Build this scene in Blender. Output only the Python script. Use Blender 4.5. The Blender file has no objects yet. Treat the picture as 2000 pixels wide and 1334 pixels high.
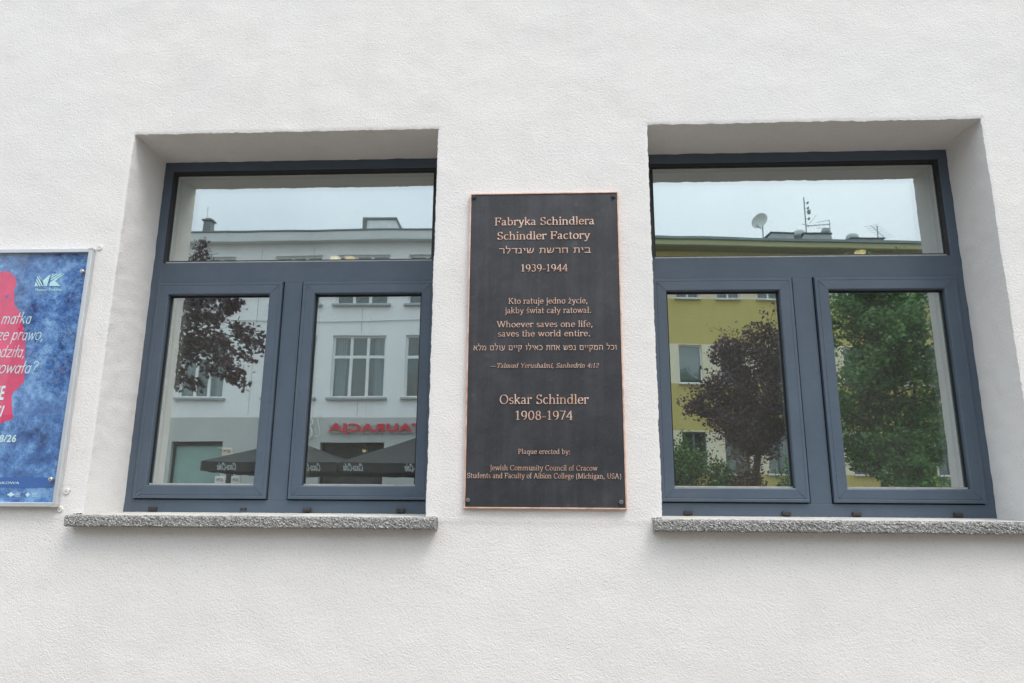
import bpy, math, random
import numpy as np
from mathutils import Vector
rnd = random.Random(7)
scn = bpy.context.scene
R = math.radians

# ------------------------------------------------------------------ camera, sky, sun, exposure
EYE = 1.65
cam_d = bpy.data.cameras.new('camera')
cam = bpy.data.objects.new('camera', cam_d)
scn.collection.objects.link(cam)
scn.camera = cam
cam_d.sensor_width = 36.0
cam_d.lens = 1393.55 / 2000 * 36.0
cam_d.clip_start = 0.05
cam_d.clip_end = 2000
fwd = Vector((-0.0489758, 0.97405372, 0.22095411))
rgt = Vector((0.99879037, 0.04873154, 0.00655982))
upv = Vector((0.00437782, -0.22100811, 0.97526214))
m = cam.matrix_world.copy()
for i in range(3):
    m[i][0] = rgt[i]; m[i][1] = upv[i]; m[i][2] = -fwd[i]
m[0][3], m[1][3], m[2][3] = 0.0, -2.7029, EYE
cam.matrix_world = m

SUN_EL, SUN_AZ = 61.0, 44.0       # the sun stands high behind the camera, to its right
w = bpy.data.worlds.new('World'); scn.world = w; w.use_nodes = True
nt = w.node_tree; nt.nodes.clear()
out = nt.nodes.new('ShaderNodeOutputWorld'); bg = nt.nodes.new('ShaderNodeBackground')
sky = nt.nodes.new('ShaderNodeTexSky'); sky.sky_type = 'NISHITA'; sky.sun_disc = False
sky.sun_elevation = R(SUN_EL); sky.sun_rotation = R(180 - SUN_AZ)
sky.air_density = 1.0; sky.dust_density = 4.0; sky.ozone_density = 1.0
tc = nt.nodes.new('ShaderNodeTexCoord')
nz = nt.nodes.new('ShaderNodeTexNoise'); nz.inputs['Scale'].default_value = 2.2; nz.inputs['Detail'].default_value = 6; nz.inputs['Roughness'].default_value = .5
rp = nt.nodes.new('ShaderNodeValToRGB')
rp.color_ramp.elements[0].position = .30; rp.color_ramp.elements[0].color = (.50, .50, .50, 1)
rp.color_ramp.elements[1].position = .72; rp.color_ramp.elements[1].color = (.95, .95, .95, 1)
mx = nt.nodes.new('ShaderNodeMix'); mx.data_type = 'RGBA'
mx.inputs[7].default_value = (7.75, 8.5, 9.0, 1)       # bright thin overcast
nt.links.new(tc.outputs['Generated'], nz.inputs['Vector']); nt.links.new(nz.outputs['Fac'], rp.inputs['Fac'])
nt.links.new(rp.outputs['Color'], mx.inputs[0]); nt.links.new(sky.outputs['Color'], mx.inputs[6])
sx_ = nt.nodes.new('ShaderNodeSeparateXYZ'); mr = nt.nodes.new('ShaderNodeMapRange'); vm_ = nt.nodes.new('ShaderNodeVectorMath'); vm_.operation = 'SCALE'
mr.inputs[1].default_value = .25; mr.inputs[2].default_value = 1.0; mr.inputs[3].default_value = .86; mr.inputs[4].default_value = 1.95   # an overcast sky is brightest overhead
nt.links.new(tc.outputs['Generated'], sx_.inputs[0]); nt.links.new(sx_.outputs['Z'], mr.inputs[0])
nt.links.new(mx.outputs[2], vm_.inputs[0]); nt.links.new(mr.outputs[0], vm_.inputs['Scale'])
nt.links.new(vm_.outputs[0], bg.inputs['Color']); bg.inputs['Strength'].default_value = 0.135
nt.links.new(bg.outputs['Background'], out.inputs['Surface'])

sun_d = bpy.data.lights.new('sun', 'SUN'); sun_d.energy = 1.15; sun_d.angle = R(24); sun_d.color = (1, .97, .93)
sun = bpy.data.objects.new('sun', sun_d); scn.collection.objects.link(sun)
sdir = Vector((math.sin(R(SUN_AZ)) * math.cos(R(SUN_EL)), -math.cos(R(SUN_AZ)) * math.cos(R(SUN_EL)), math.sin(R(SUN_EL))))
sun.rotation_euler = sdir.to_track_quat('Z', 'Y').to_euler()

scn.view_settings.view_transform = 'Standard'; scn.view_settings.look = 'None'
scn.view_settings.gamma = 1; scn.view_settings.exposure = 0.41
try:
    scn.render.engine = 'CYCLES'
    scn.cycles.use_denoising = True
    scn.cycles.max_bounces = 10; scn.cycles.transparent_max_bounces = 16; scn.cycles.glossy_bounces = 6
    scn.cycles.sample_clamp_indirect = 6
except Exception:
    pass

# ------------------------------------------------------------------ materials
class NT:
    def __init__(s, name):
        s.m = bpy.data.materials.new(name); s.m.use_nodes = True
        s.t = s.m.node_tree; s.t.nodes.clear()
        s.o = s.n('ShaderNodeOutputMaterial')
    def n(s, kind, **kw):
        x = s.t.nodes.new(kind)
        for k, v in kw.items():
            if hasattr(x, k): setattr(x, k, v)
        return x
    def l(s, a, b): s.t.links.new(a, b)
    def coord(s, scale=(1, 1, 1)):
        c = s.n('ShaderNodeTexCoord'); mp = s.n('ShaderNodeMapping'); mp.inputs['Scale'].default_value = scale
        s.l(c.outputs['Object'], mp.inputs['Vector']); return mp.outputs['Vector']
    def noise(s, vec, scale, detail=4, rough=.5):
        x = s.n('ShaderNodeTexNoise'); x.inputs['Scale'].default_value = scale; x.inputs['Detail'].default_value = detail
        x.inputs['Roughness'].default_value = rough; s.l(vec, x.inputs['Vector']); return x.outputs['Fac']
    def voro(s, vec, scale, feature='F1', out='Distance'):
        x = s.n('ShaderNodeTexVoronoi', feature=feature); x.inputs['Scale'].default_value = scale; s.l(vec, x.inputs['Vector']); return x.outputs[out]
    def ramp(s, fac, *stops):
        x = s.n('ShaderNodeValToRGB'); e = x.color_ramp.elements
        while len(e) < len(stops): e.new(.5)
        for el, (p, c) in zip(e, stops):
            el.position = p; el.color = (*c, 1) if len(c) == 3 else c
        s.l(fac, x.inputs['Fac']); return x.outputs['Color']
    def mix(s, fac, a, b, blend='MIX'):
        x = s.n('ShaderNodeMix', data_type='RGBA', blend_type=blend)
        for v, k in ((fac, 0), (a, 6), (b, 7)):
            if hasattr(v, 'links'): s.l(v, x.inputs[k])
            elif k == 0: x.inputs[0].default_value = v
            else: x.inputs[k].default_value = (*v, 1)
        return x.outputs[2]
    def math(s, op, a, b=0.0):
        x = s.n('ShaderNodeMath', operation=op)
        for v, k in ((a, 0), (b, 1)):
            if hasattr(v, 'links'): s.l(v, x.inputs[k])
            else: x.inputs[k].default_value = v
        return x.outputs[0]
    def bump(s, h, strength, dist):
        x = s.n('ShaderNodeBump'); x.inputs['Strength'].default_value = strength; x.inputs['Distance'].default_value = dist
        s.l(h, x.inputs['Height']); return x.outputs['Normal']
    def bsdf(s, col, rough=.6, metal=0, normal=None, spec=.5, extra=None):
        b = s.n('ShaderNodeBsdfPrincipled')
        for v, k in ((col, 'Base Color'), (rough, 'Roughness'), (metal, 'Metallic'), (spec, 'Specular IOR Level')):
            if hasattr(v, 'links'): s.l(v, b.inputs[k])
            elif k == 'Base Color': b.inputs[k].default_value = (*v, 1)
            else: b.inputs[k].default_value = v
        if normal: s.l(normal, b.inputs['Normal'])
        s.l(b.outputs[0], s.o.inputs['Surface']); return b

def plain(name, col, rough=.6, metal=0, var=.12, scale=6, bump=0, bscale=200, spec=.5):
    t = NT(name); v = t.coord()
    f = t.noise(v, scale, 5, .6)
    lo = tuple(c * (1 - var) for c in col); hi = tuple(min(1, c * (1 + var)) for c in col)
    c = t.ramp(f, (.3, lo), (.7, hi))
    nrm = t.bump(t.noise(v, bscale, 3), 1, bump) if bump else None
    rr = t.n('ShaderNodeMapRange'); t.l(t.noise(v, scale * 3, 3), rr.inputs[0]); rr.inputs[3].default_value = max(.02, rough - .08); rr.inputs[4].default_value = min(1, rough + .08)
    t.bsdf(c, rr.outputs[0], metal, nrm, spec); return t.m

def plaster_mat():
    t = NT('white_plaster'); v = t.coord()
    warp = t.n('ShaderNodeTexNoise'); warp.inputs['Scale'].default_value = 9; warp.inputs['Detail'].default_value = 2; t.l(v, warp.inputs['Vector'])
    vm = t.n('ShaderNodeVectorMath', operation='MULTIPLY_ADD'); t.l(warp.outputs['Color'], vm.inputs[0]); vm.inputs[1].default_value = (.03, .03, .03); t.l(v, vm.inputs[2])
    ro = t.n('ShaderNodeMapping'); ro.inputs['Rotation'].default_value = (.31, -.62, .47); t.l(vm.outputs[0], ro.inputs['Vector'])
    st = t.n('ShaderNodeMapping'); st.inputs['Scale'].default_value = (.62, 1, 1.25); t.l(ro.outputs[0], st.inputs['Vector'])
    g1 = t.noise(st.outputs[0], 165, 3, .62); g2 = t.noise(st.outputs[0], 80, 3, .6); g3 = t.noise(v, 4.5, 4, .5)
    h = t.math('ADD', t.math('MULTIPLY', g1, .9), t.math('MULTIPLY', g2, .42)); h = t.math('ADD', h, t.math('MULTIPLY', g3, .9))
    blot = t.noise(v, 1.7, 6, .62)
    base = t.ramp(blot, (.28, (.745, .725, .712)), (.5, (.795, .768, .745)), (.75, (.815, .787, .760)))
    mp = t.n('ShaderNodeMapping'); mp.inputs['Scale'].default_value = (7, 7, .7); t.l(v, mp.inputs['Vector'])
    stain = t.ramp(t.noise(mp.outputs[0], 1.0, 5, .6), (.52, (0, 0, 0)), (.9, (.3, .3, .3)))
    base = t.mix(stain, base, (.62, .60, .58))
    cool = t.ramp(t.noise(v, .8, 3, .5), (.42, (0, 0, 0)), (.66, (.75, .75, .75)))
    base = t.mix(cool, base, (.768, .752, .746))
    pit = t.ramp(t.noise(v, 210, 2, .5), (.27, (.75, .75, .75)), (.38, (1, 1, 1)))
    base = t.mix(1.0, base, pit, 'MULTIPLY')
    t.bsdf(base, .9, 0, t.bump(h, 1.0, .0026), .25); return t.m

def terrazzo_mat(name, lo, hi, light):
    t = NT(name); v = t.coord()
    c = t.voro(v, 340, 'F1', 'Color')
    sep = t.n('ShaderNodeSeparateColor'); t.l(c, sep.inputs[0])
    col = t.ramp(sep.outputs[0], (.0, lo), (.35, tuple((a + b) / 2.4 for a, b in zip(lo, hi))), (.75, hi), (1, light))
    g = t.ramp(t.noise(v, 5, 4), (.3, (.85, .85, .85)), (.7, (1, 1, 1)))
    col = t.mix(1.0, col, g, 'MULTIPLY')
    t.bsdf(col, .85, 0, t.bump(t.noise(v, 330, 3), 1, .004), .3); return t.m

def coated_glass():
    t = NT('coated_window_glass'); v = t.coord()
    tr = t.n('ShaderNodeBsdfTransparent'); tr.inputs[0].default_value = (.80, .86, .83, 1)
    gl = t.n('ShaderNodeBsdfGlossy'); gl.inputs['Roughness'].default_value = 0.0; gl.inputs['Color'].default_value = (.90, .96, .955, 1)
    t.l(t.bump(t.noise(v, 2.0, 2),   .45, .0006), gl.inputs['Normal'])
    a = t.n('ShaderNodeMixShader'); a.inputs[0].default_value = .52
    t.l(tr.outputs[0], a.inputs[1]); t.l(gl.outputs[0], a.inputs[2])
    d = t.n('ShaderNodeBsdfDiffuse'); d.inputs[0].default_value = (.62, .62, .56, 1)
    spk = t.ramp(t.noise(v, 420, 2, .6), (.56, (0, 0, 0)), (.76, (.36, .36, .36)))
    big = t.ramp(t.noise(v, 3, 4, .6), (.35, (.15, .15, .15)), (.75, (1, 1, 1)))
    fac = t.math('ADD', t.math('MULTIPLY', spk, big), .045)
    b = t.n('ShaderNodeMixShader'); t.l(fac, b.inputs[0]); t.l(a.outputs[0], b.inputs[1]); t.l(d.outputs[0], b.inputs[2])
    t.l(b.outputs[0], t.o.inputs['Surface']); return t.m

def simple_glass(name, refl, tint, rough=0.0):
    t = NT(name)
    tr = t.n('ShaderNodeBsdfTransparent'); tr.inputs[0].default_value = (*tint, 1)
    gl = t.n('ShaderNodeBsdfGlossy'); gl.inputs['Roughness'].default_value = rough; gl.inputs['Color'].default_value = (.91, .965, .97, 1)
    a = t.n('ShaderNodeMixShader'); a.inputs[0].default_value = refl
    t.l(tr.outputs[0], a.inputs[1]); t.l(gl.outputs[0], a.inputs[2]); t.l(a.outputs[0], t.o.inputs['Surface']); return t.m

def leaf_mat(name, c0, c1, c2, trans=.25):
    t = NT(name)
    g = t.n('ShaderNodeNewGeometry')
    col = t.ramp(g.outputs['Random Per Island'], (0, c0), (.6, c1), (1, c2))
    v = t.coord(); cl = t.ramp(t.noise(v, 3.2, 4, .6), (.32, (.55, .55, .55)), (.68, (1.5, 1.45, 1.35)))
    col = t.mix(1.0, col, cl, 'MULTIPLY')
    b = t.bsdf(col, .45, 0, None, .4)
    tl = t.n('ShaderNodeBsdfTranslucent'); t.l(col, tl.inputs[0])
    a = t.n('ShaderNodeMixShader'); a.inputs[0].default_value = trans
    t.l(b.outputs[0], a.inputs[1]); t.l(tl.outputs[0], a.inputs[2]); t.l(a.outputs[0], t.o.inputs['Surface']); return t.m

def plaque_mat():
    t = NT('dark_bronze_patina'); v = t.coord()
    a = t.noise(v, 7, 6, .65); mp = t.n('ShaderNodeMapping'); mp.inputs['Scale'].default_value = (38, 38, 2.2); t.l(v, mp.inputs['Vector'])
    b = t.noise(mp.outputs[0], 1, 5, .6)
    f = t.math('ADD', t.math('MULTIPLY', a, .65), t.math('MULTIPLY', b, .35))
    col = t.ramp(f, (.34, (.024, .0245, .029)), (.50, (.036, .037, .043)), (.68, (.062, .064, .073)))
    spk = t.ramp(t.noise(v, 260, 2), (.62, (0, 0, 0)), (.75, (.35, .35, .35)))
    col = t.mix(spk, col, (.14, .145, .155))
    sm = t.ramp(t.noise(v, 18, 3, .5), (.66, (0, 0, 0)), (.82, (.28, .28, .28)))
    col = t.mix(sm, col, (.17, .18, .19))
    t.bsdf(col, .5, .15, t.bump(t.noise(v, 420, 2), .6, .0006), .5); return t.m

def copper_mat():
    t = NT('worn_copper'); v = t.coord()
    f = t.noise(v, 30, 4, .6)
    col = t.ramp(f, (.3, (.56, .315, .225)), (.55, (.76, .51, .405)), (.8, (.85, .68, .59)))
    t.bsdf(col, .42, .35, None, .5); return t.m

def poster_mat():
    t = NT('blue_marbled_print'); v = t.coord()
    n1 = t.noise(v, 6, 8, .72); n2 = t.noise(v, 26, 6, .7)
    f = t.math('ADD', t.math('MULTIPLY', n1, .6), t.math('MULTIPLY', n2, .4))
    col = t.ramp(f, (.38, (.012, .034, .135)), (.45, (.030, .095, .31)), (.52, (.075, .20, .50)), (.59, (.24, .43, .73)))
    s1 = t.ramp(t.voro(v, 62), (.14, (1, 1, 1)), (.30, (0, 0, 0)))
    s2 = t.ramp(t.noise(v, 9, 2), (.45, (0, 0, 0)), (.6, (.7, .7, .7)))
    col = t.mix(t.math('MULTIPLY', s1, s2), col, (.018, .050, .19))
    ve = t.ramp(t.math('ABSOLUTE', t.math('SUBTRACT', t.noise(v, 17, 7, .75), .5)), (.0, (.55, .55, .55)), (.035, (0, 0, 0)))
    vmask = t.ramp(t.noise(v, 4, 3), (.42, (0, 0, 0)), (.62, (1, 1, 1)))
    col = t.mix(t.math('MULTIPLY', ve, vmask), col, (.30, .48, .74))
    t.bsdf(col, .4); return t.m

def facade_mat(name, col, var=.05, joints=None):
    t = NT(name); v = t.coord()
    f = t.noise(v, .8, 6, .6); c = t.ramp(f, (.3, tuple(x * (1 - var) for x in col)), (.7, tuple(x * (1 + var) for x in col)))
    mp = t.n('ShaderNodeMapping'); mp.inputs['Scale'].default_value = (3, 3, .25); t.l(v, mp.inputs['Vector'])
    st = t.ramp(t.noise(mp.outputs[0], 1, 5), (.5, (0, 0, 0)), (.85, (.25, .25, .25)))
    c = t.mix(st, c, tuple(x * .75 for x in col))
    t.bsdf(c, .85, 0, t.bump(t.noise(v, 40, 3), .6, .004), .3); return t.m

def emit_mat(name, col, s):
    t = NT(name); e = t.n('ShaderNodeEmission'); e.inputs[0].default_value = (*col, 1); e.inputs[1].default_value = s
    t.l(e.outputs[0], t.o.inputs['Surface']); return t.m

def frame_mat():
    t = NT('anthracite_coated_metal'); v = t.coord((1, 1, 1))
    f = t.noise(v, 5, 6, .65); fine = t.noise(t.coord((6, 6, 60)), 3, 4, .6)
    col = t.ramp(t.math('ADD', t.math('MULTIPLY', f, .7), t.math('MULTIPLY', fine, .3)), (.35, (.068, .094, .130)), (.62, (.084, .112, .150)), (.8, (.110, .136, .168)))
    dust = t.ramp(t.noise(v, 150, 3, .7), (.6, (0, 0, 0)), (.8, (.16, .16, .16)))
    col = t.mix(dust, col, (.26, .26, .25))
    t.bsdf(col, .5, 0, t.bump(t.noise(v, 700, 2), .5, .0003), .45); return t.m

M = dict(
    plaster=plaster_mat(), frame=frame_mat(),
    sill=terrazzo_mat('exposed_aggregate', (.125, .122, .12), (.40, .392, .38), (.62, .61, .59)),
    silltop=plain('sill_cement_skin', (.50, .485, .455), .9, 0, .2, 14, .002, 260),
    glass=coated_glass(), glass_clear=simple_glass('clear_glass_edge', 0.0, (.96, .98, .97)), glass_in=simple_glass('inner_window_glass', .46, (.85, .90, .88)),
    rubber=plain('black_rubber', (.012, .012, .013), .55), bead=plain('pale_seal', (.42, .41, .38), .8, 0, .2, 30),
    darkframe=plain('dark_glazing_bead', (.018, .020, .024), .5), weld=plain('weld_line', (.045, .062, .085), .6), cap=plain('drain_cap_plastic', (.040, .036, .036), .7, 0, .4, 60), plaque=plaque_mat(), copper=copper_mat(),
    boltgrey=plain('patinated_bolt', (.05, .058, .066), .5, .3, .3, 60), boltpale=plain('worn_bolt', (.19, .21, .215), .55, .4, .3, 90), alu=plain('brushed_aluminium', (.60, .62, .64), .42, .55, .06, 10),
    alu2=plain('aluminium_side', (.50, .52, .54), .5, .4, .06, 10), chrome=plain('steel_screw', (.62, .60, .56), .25, .9, .1, 50),
    washer=plain('white_plastic_disc', (.70, .70, .67), .6, 0, .12, 90), poster=poster_mat(), red=plain('pink_red_ink', (.76, .030, .135), .42, 0, .18, 14),
    ink=plain('pale_blue_ink', (.70, .87, .92), .45, 0, .02), inkdim=plain('mint_ink', (.60, .88, .90), .45, 0, .02), band=plain('blue_print_band', (.035, .125, .42), .42, 0, .08, 9),
    acrylic=simple_glass('acrylic_cover', .085, (.97, .98, .99)),
    dark=plain('dark_hole', (.012, .012, .012), .9), room=plain('dim_room_paint', (.30, .30, .28), .9), roomfl=plain('room_floor', (.10, .09, .08), .6),
    white_f=facade_mat('pale_facade_render', (.85, .86, .865)), grey_f=facade_mat('grey_plinth_render', (.50, .52, .51)),
    cornice=facade_mat('cornice_render', (.64, .66, .66)), roofm=plain('roof_sheet', (.17, .19, .20), .5, .3), roofgreen=plain('weathered_zinc_edge', (.20, .25, .25), .6, .2),
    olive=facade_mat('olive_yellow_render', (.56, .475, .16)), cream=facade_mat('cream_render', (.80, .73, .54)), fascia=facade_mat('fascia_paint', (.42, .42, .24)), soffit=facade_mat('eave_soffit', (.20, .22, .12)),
    wood=plain('white_window_paint', (.78, .80, .80), .5), pane=None, dimpane=plain('dark_room_behind', (.035, .045, .05), .8, 0, .5, 2),
    blind=plain('grey_roller_blind', (.36, .39, .38), .8, 0, .05, 2), curtain=plain('net_curtain', (.40, .44, .45), .9, 0, .15, 9),
    teal=plain('green_tinted_shop_glass', (.26, .40, .37), .25, 0, .12, 1.5), redsign=plain('red_sign_face', (.60, .02, .04), .4, 0, .06), white=plain('white_sign_face', (.80, .80, .78), .5, 0, .03),
    canvas=plain('black_canvas', (.016, .018, .020), .85, 0, .25, 3, .002, 60), black=plain('black_metal', (.02, .02, .022), .45, .3), cream_s=plain('cream_sign_box', (.72, .66, .54), .5, 0, .05),
    bark=plain('grey_brown_bark', (.045, .036, .033), .9, 0, .4, 20, .01, 30),
    leaf_p=leaf_mat('purple_leaves', (.027, .013, .021), (.058, .027, .042), (.125, .066, .088), .35), leaf_g=leaf_mat('green_leaves', (.045, .12, .045), (.095, .225, .075), (.19, .34, .12), .45),
    leaf_s=leaf_mat('light_green_leaves', (.03, .09, .015), (.065, .16, .03), (.12, .24, .06)), leaf_r=leaf_mat('rust_leaves', (.05, .022, .014), (.085, .04, .022), (.10, .07, .03)),
    asphalt=plain('asphalt', (.055, .055, .057), .9, 0, .2, 4, .004, 120), paving=plain('concrete_paving', (.165, .135, .105), .9, 0, .15, 3, .003, 80), kerb=plain('granite_kerb', (.34, .34, .33), .85, 0, .15, 8), ground=plain('earth', (.14, .13, .11), .95),
    lampglow=emit_mat('warm_lamp', (1, .66, .32), 1.7), brick=plain('terracotta', (.30, .10, .055), .8, 0, .2, 8), gutter=plain('sheet_metal', (.36, .38, .39), .45, .5), vent=plain('vent_plastic', (.42, .46, .46), .6), dish=plain('dish_paint', (.55, .56, .54), .5), panel=plain('rooflight_glass', (.05, .07, .08), .25))
t = NT('opposite_window_glass'); b = t.bsdf((.03, .04, .045), .06, 0, None, .8); M['pane'] = t.m

# ------------------------------------------------------------------ mesh helpers
ROOT = {}
class MB:
    def __init__(s): s.v = []; s.f = []; s.mi = []
    def quad(s, a, b, c, d, mi=0):
        n = len(s.v); s.v += [a, b, c, d]; s.f.append((n, n + 1, n + 2, n + 3)); s.mi.append(mi)
    def box(s, x0, x1, y0, y1, z0, z1, mi=0, bev=0.0):
        n = len(s.v); b = bev
        if b <= 0:
            s.v += [(x, y, z) for x in (x0, x1) for y in (y0, y1) for z in (z0, z1)]
            for f in ((0, 1, 3, 2), (4, 6, 7, 5), (0, 4, 5, 1), (2, 3, 7, 6), (0, 2, 6, 4), (1, 5, 7, 3)):
                s.f.append(tuple(n + i for i in f)); s.mi.append(mi)
        else:
            import bmesh
            bm = bmesh.new(); bmesh.ops.create_cube(bm, size=1)
            for q in bm.verts:
                q.co = ((x0 + x1) / 2 + q.co.x * (x1 - x0), (y0 + y1) / 2 + q.co.y * (y1 - y0), (z0 + z1) / 2 + q.co.z * (z1 - z0))
            bmesh.ops.bevel(bm, geom=bm.edges[:], offset=b, segments=2, affect='EDGES', profile=.5)
            bm.verts.index_update(); s.v += [tuple(q.co) for q in bm.verts]
            for f in bm.faces: s.f.append(tuple(n + q.index for q in f.verts)); s.mi.append(mi)
            bm.free()
        return s
    def ring(s, x0, x1, z0, z1, prof, mi=0):          # a mitred rectangular ring swept along (inset, y) profile points
        n = len(s.v)
        for ins, y in prof:
            s.v += [(x0 + ins, y, z0 + ins), (x1 - ins, y, z0 + ins), (x1 - ins, y, z1 - ins), (x0 + ins, y, z1 - ins)]
        for k in range(len(prof) - 1):
            for j in range(4):
                a, b = n + 4 * k + j, n + 4 * k + (j + 1) % 4
                s.f.append((a, b, b + 4, a + 4)); s.mi.append(mi)
        return s
    def tube(s, pts, r, seg=8, mi=0, cap=True):
        pts = [Vector(p) for p in pts]; rr = r if isinstance(r, (list, tuple)) else [r] * len(pts)
        n = len(s.v)
        for i, p in enumerate(pts):
            d = (pts[min(i + 1, len(pts) - 1)] - pts[max(i - 1, 0)]).normalized()
            u = d.orthogonal().normalized() if i == 0 else (u - d * u.dot(d)).normalized()
            vv = d.cross(u)
            for k in range(seg):
                a = 2 * math.pi * k / seg
                s.v.append(tuple(p + (u * math.cos(a) + vv * math.sin(a)) * rr[i]))
        for i in range(len(pts) - 1):
            for k in range(seg):
                a = n + i * seg + k; b = n + i * seg + (k + 1) % seg
                s.f.append((a, b, b + seg, a + seg)); s.mi.append(mi)
        if cap:
            s.f.append(tuple(n + k for k in reversed(range(seg)))); s.mi.append(mi)
            s.f.append(tuple(n + (len(pts) - 1) * seg + k for k in range(seg))); s.mi.append(mi)
        return s
    def lathe(s, c, axis, prof, seg=20, mi=0):          # prof = (radius, distance along axis)
        ax = Vector(axis).normalized(); u = ax.orthogonal().normalized(); vv = ax.cross(u); c = Vector(c); n = len(s.v)
        for r, h in prof:
            for k in range(seg):
                a = 2 * math.pi * (k + .5) / seg
                s.v.append(tuple(c + ax * h + (u * math.cos(a) + vv * math.sin(a)) * r))
        for i in range(len(prof) - 1):
            for k in range(seg):
                a = n + i * seg + k; b = n + i * seg + (k + 1) % seg
                s.f.append((a, b, b + seg, a + seg)); s.mi.append(mi)
        for i in (0, len(prof) - 1):
            if prof[i][0] > 1e-5: s.f.append(tuple(n + i * seg + k for k in range(seg))); s.mi.append(mi)
        return s
    def prism(s, pts, y0, y1, mi=0):                   # outline in (x, z), extruded between y0 and y1
        n = len(s.v); k = len(pts)
        s.v += [(x, y0, z) for x, z in pts] + [(x, y1, z) for x, z in pts]
        s.f.append(tuple(range(n, n + k))); s.f.append(tuple(reversed(range(n + k, n + 2 * k)))); s.mi += [mi, mi]
        for i in range(k):
            j = (i + 1) % k; s.f.append((n + i, n + j, n + k + j, n + k + i)); s.mi.append(mi)
        return s
    def build(s, name, mat, parent=None, smooth=False):
        return mesh_obj(name, s.v, s.f, mat, parent, s.mi, smooth)

def root_of(o):
    while o.parent: o = o.parent
    return o
def mesh_obj(name, v, f, mat, parent=None, mi=None, smooth=False):
    me = bpy.data.meshes.new(name)
    off = root_of(parent).location if parent else (0, 0, 0)
    v = np.asarray(v, dtype=float).reshape(-1, 3) - np.array(off)
    me.from_pydata(v.tolist(), [], f)
    mats = mat if isinstance(mat, (list, tuple)) else [mat]
    for q in mats: me.materials.append(q)
    if mi is not None and len(mats) > 1: me.polygons.foreach_set('material_index', mi)
    me.update()
    import bmesh
    bm = bmesh.new(); bm.from_mesh(me); bmesh.ops.recalc_face_normals(bm, faces=bm.faces[:]) if not getattr(mesh_obj, 'keep', False) else None
    bm.to_mesh(me); bm.free()
    if smooth: me.polygons.foreach_set('use_smooth', [True] * len(me.polygons))
    o = bpy.data.objects.new(name, me); scn.collection.objects.link(o)
    if parent: o.parent = parent
    return o
def raw_obj(name, v, f, mat, parent=None, mi=None, smooth=False):
    mesh_obj.keep = True; o = mesh_obj(name, v, f, mat, parent, mi, smooth); mesh_obj.keep = False; return o
def tag(o, label, cat, group=None):
    o['label'] = label; o['category'] = cat
    if group: o['group'] = group
    return o
def thing(name, label, cat, loc, rz=0, group=None):
    o = bpy.data.objects.new(name, None); scn.collection.objects.link(o); o.empty_display_size = .1
    o.location = loc; o.rotation_euler = (0, 0, rz); return tag(o, label, cat, group)
def struct(o): o['kind'] = 'structure'; return o

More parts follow.
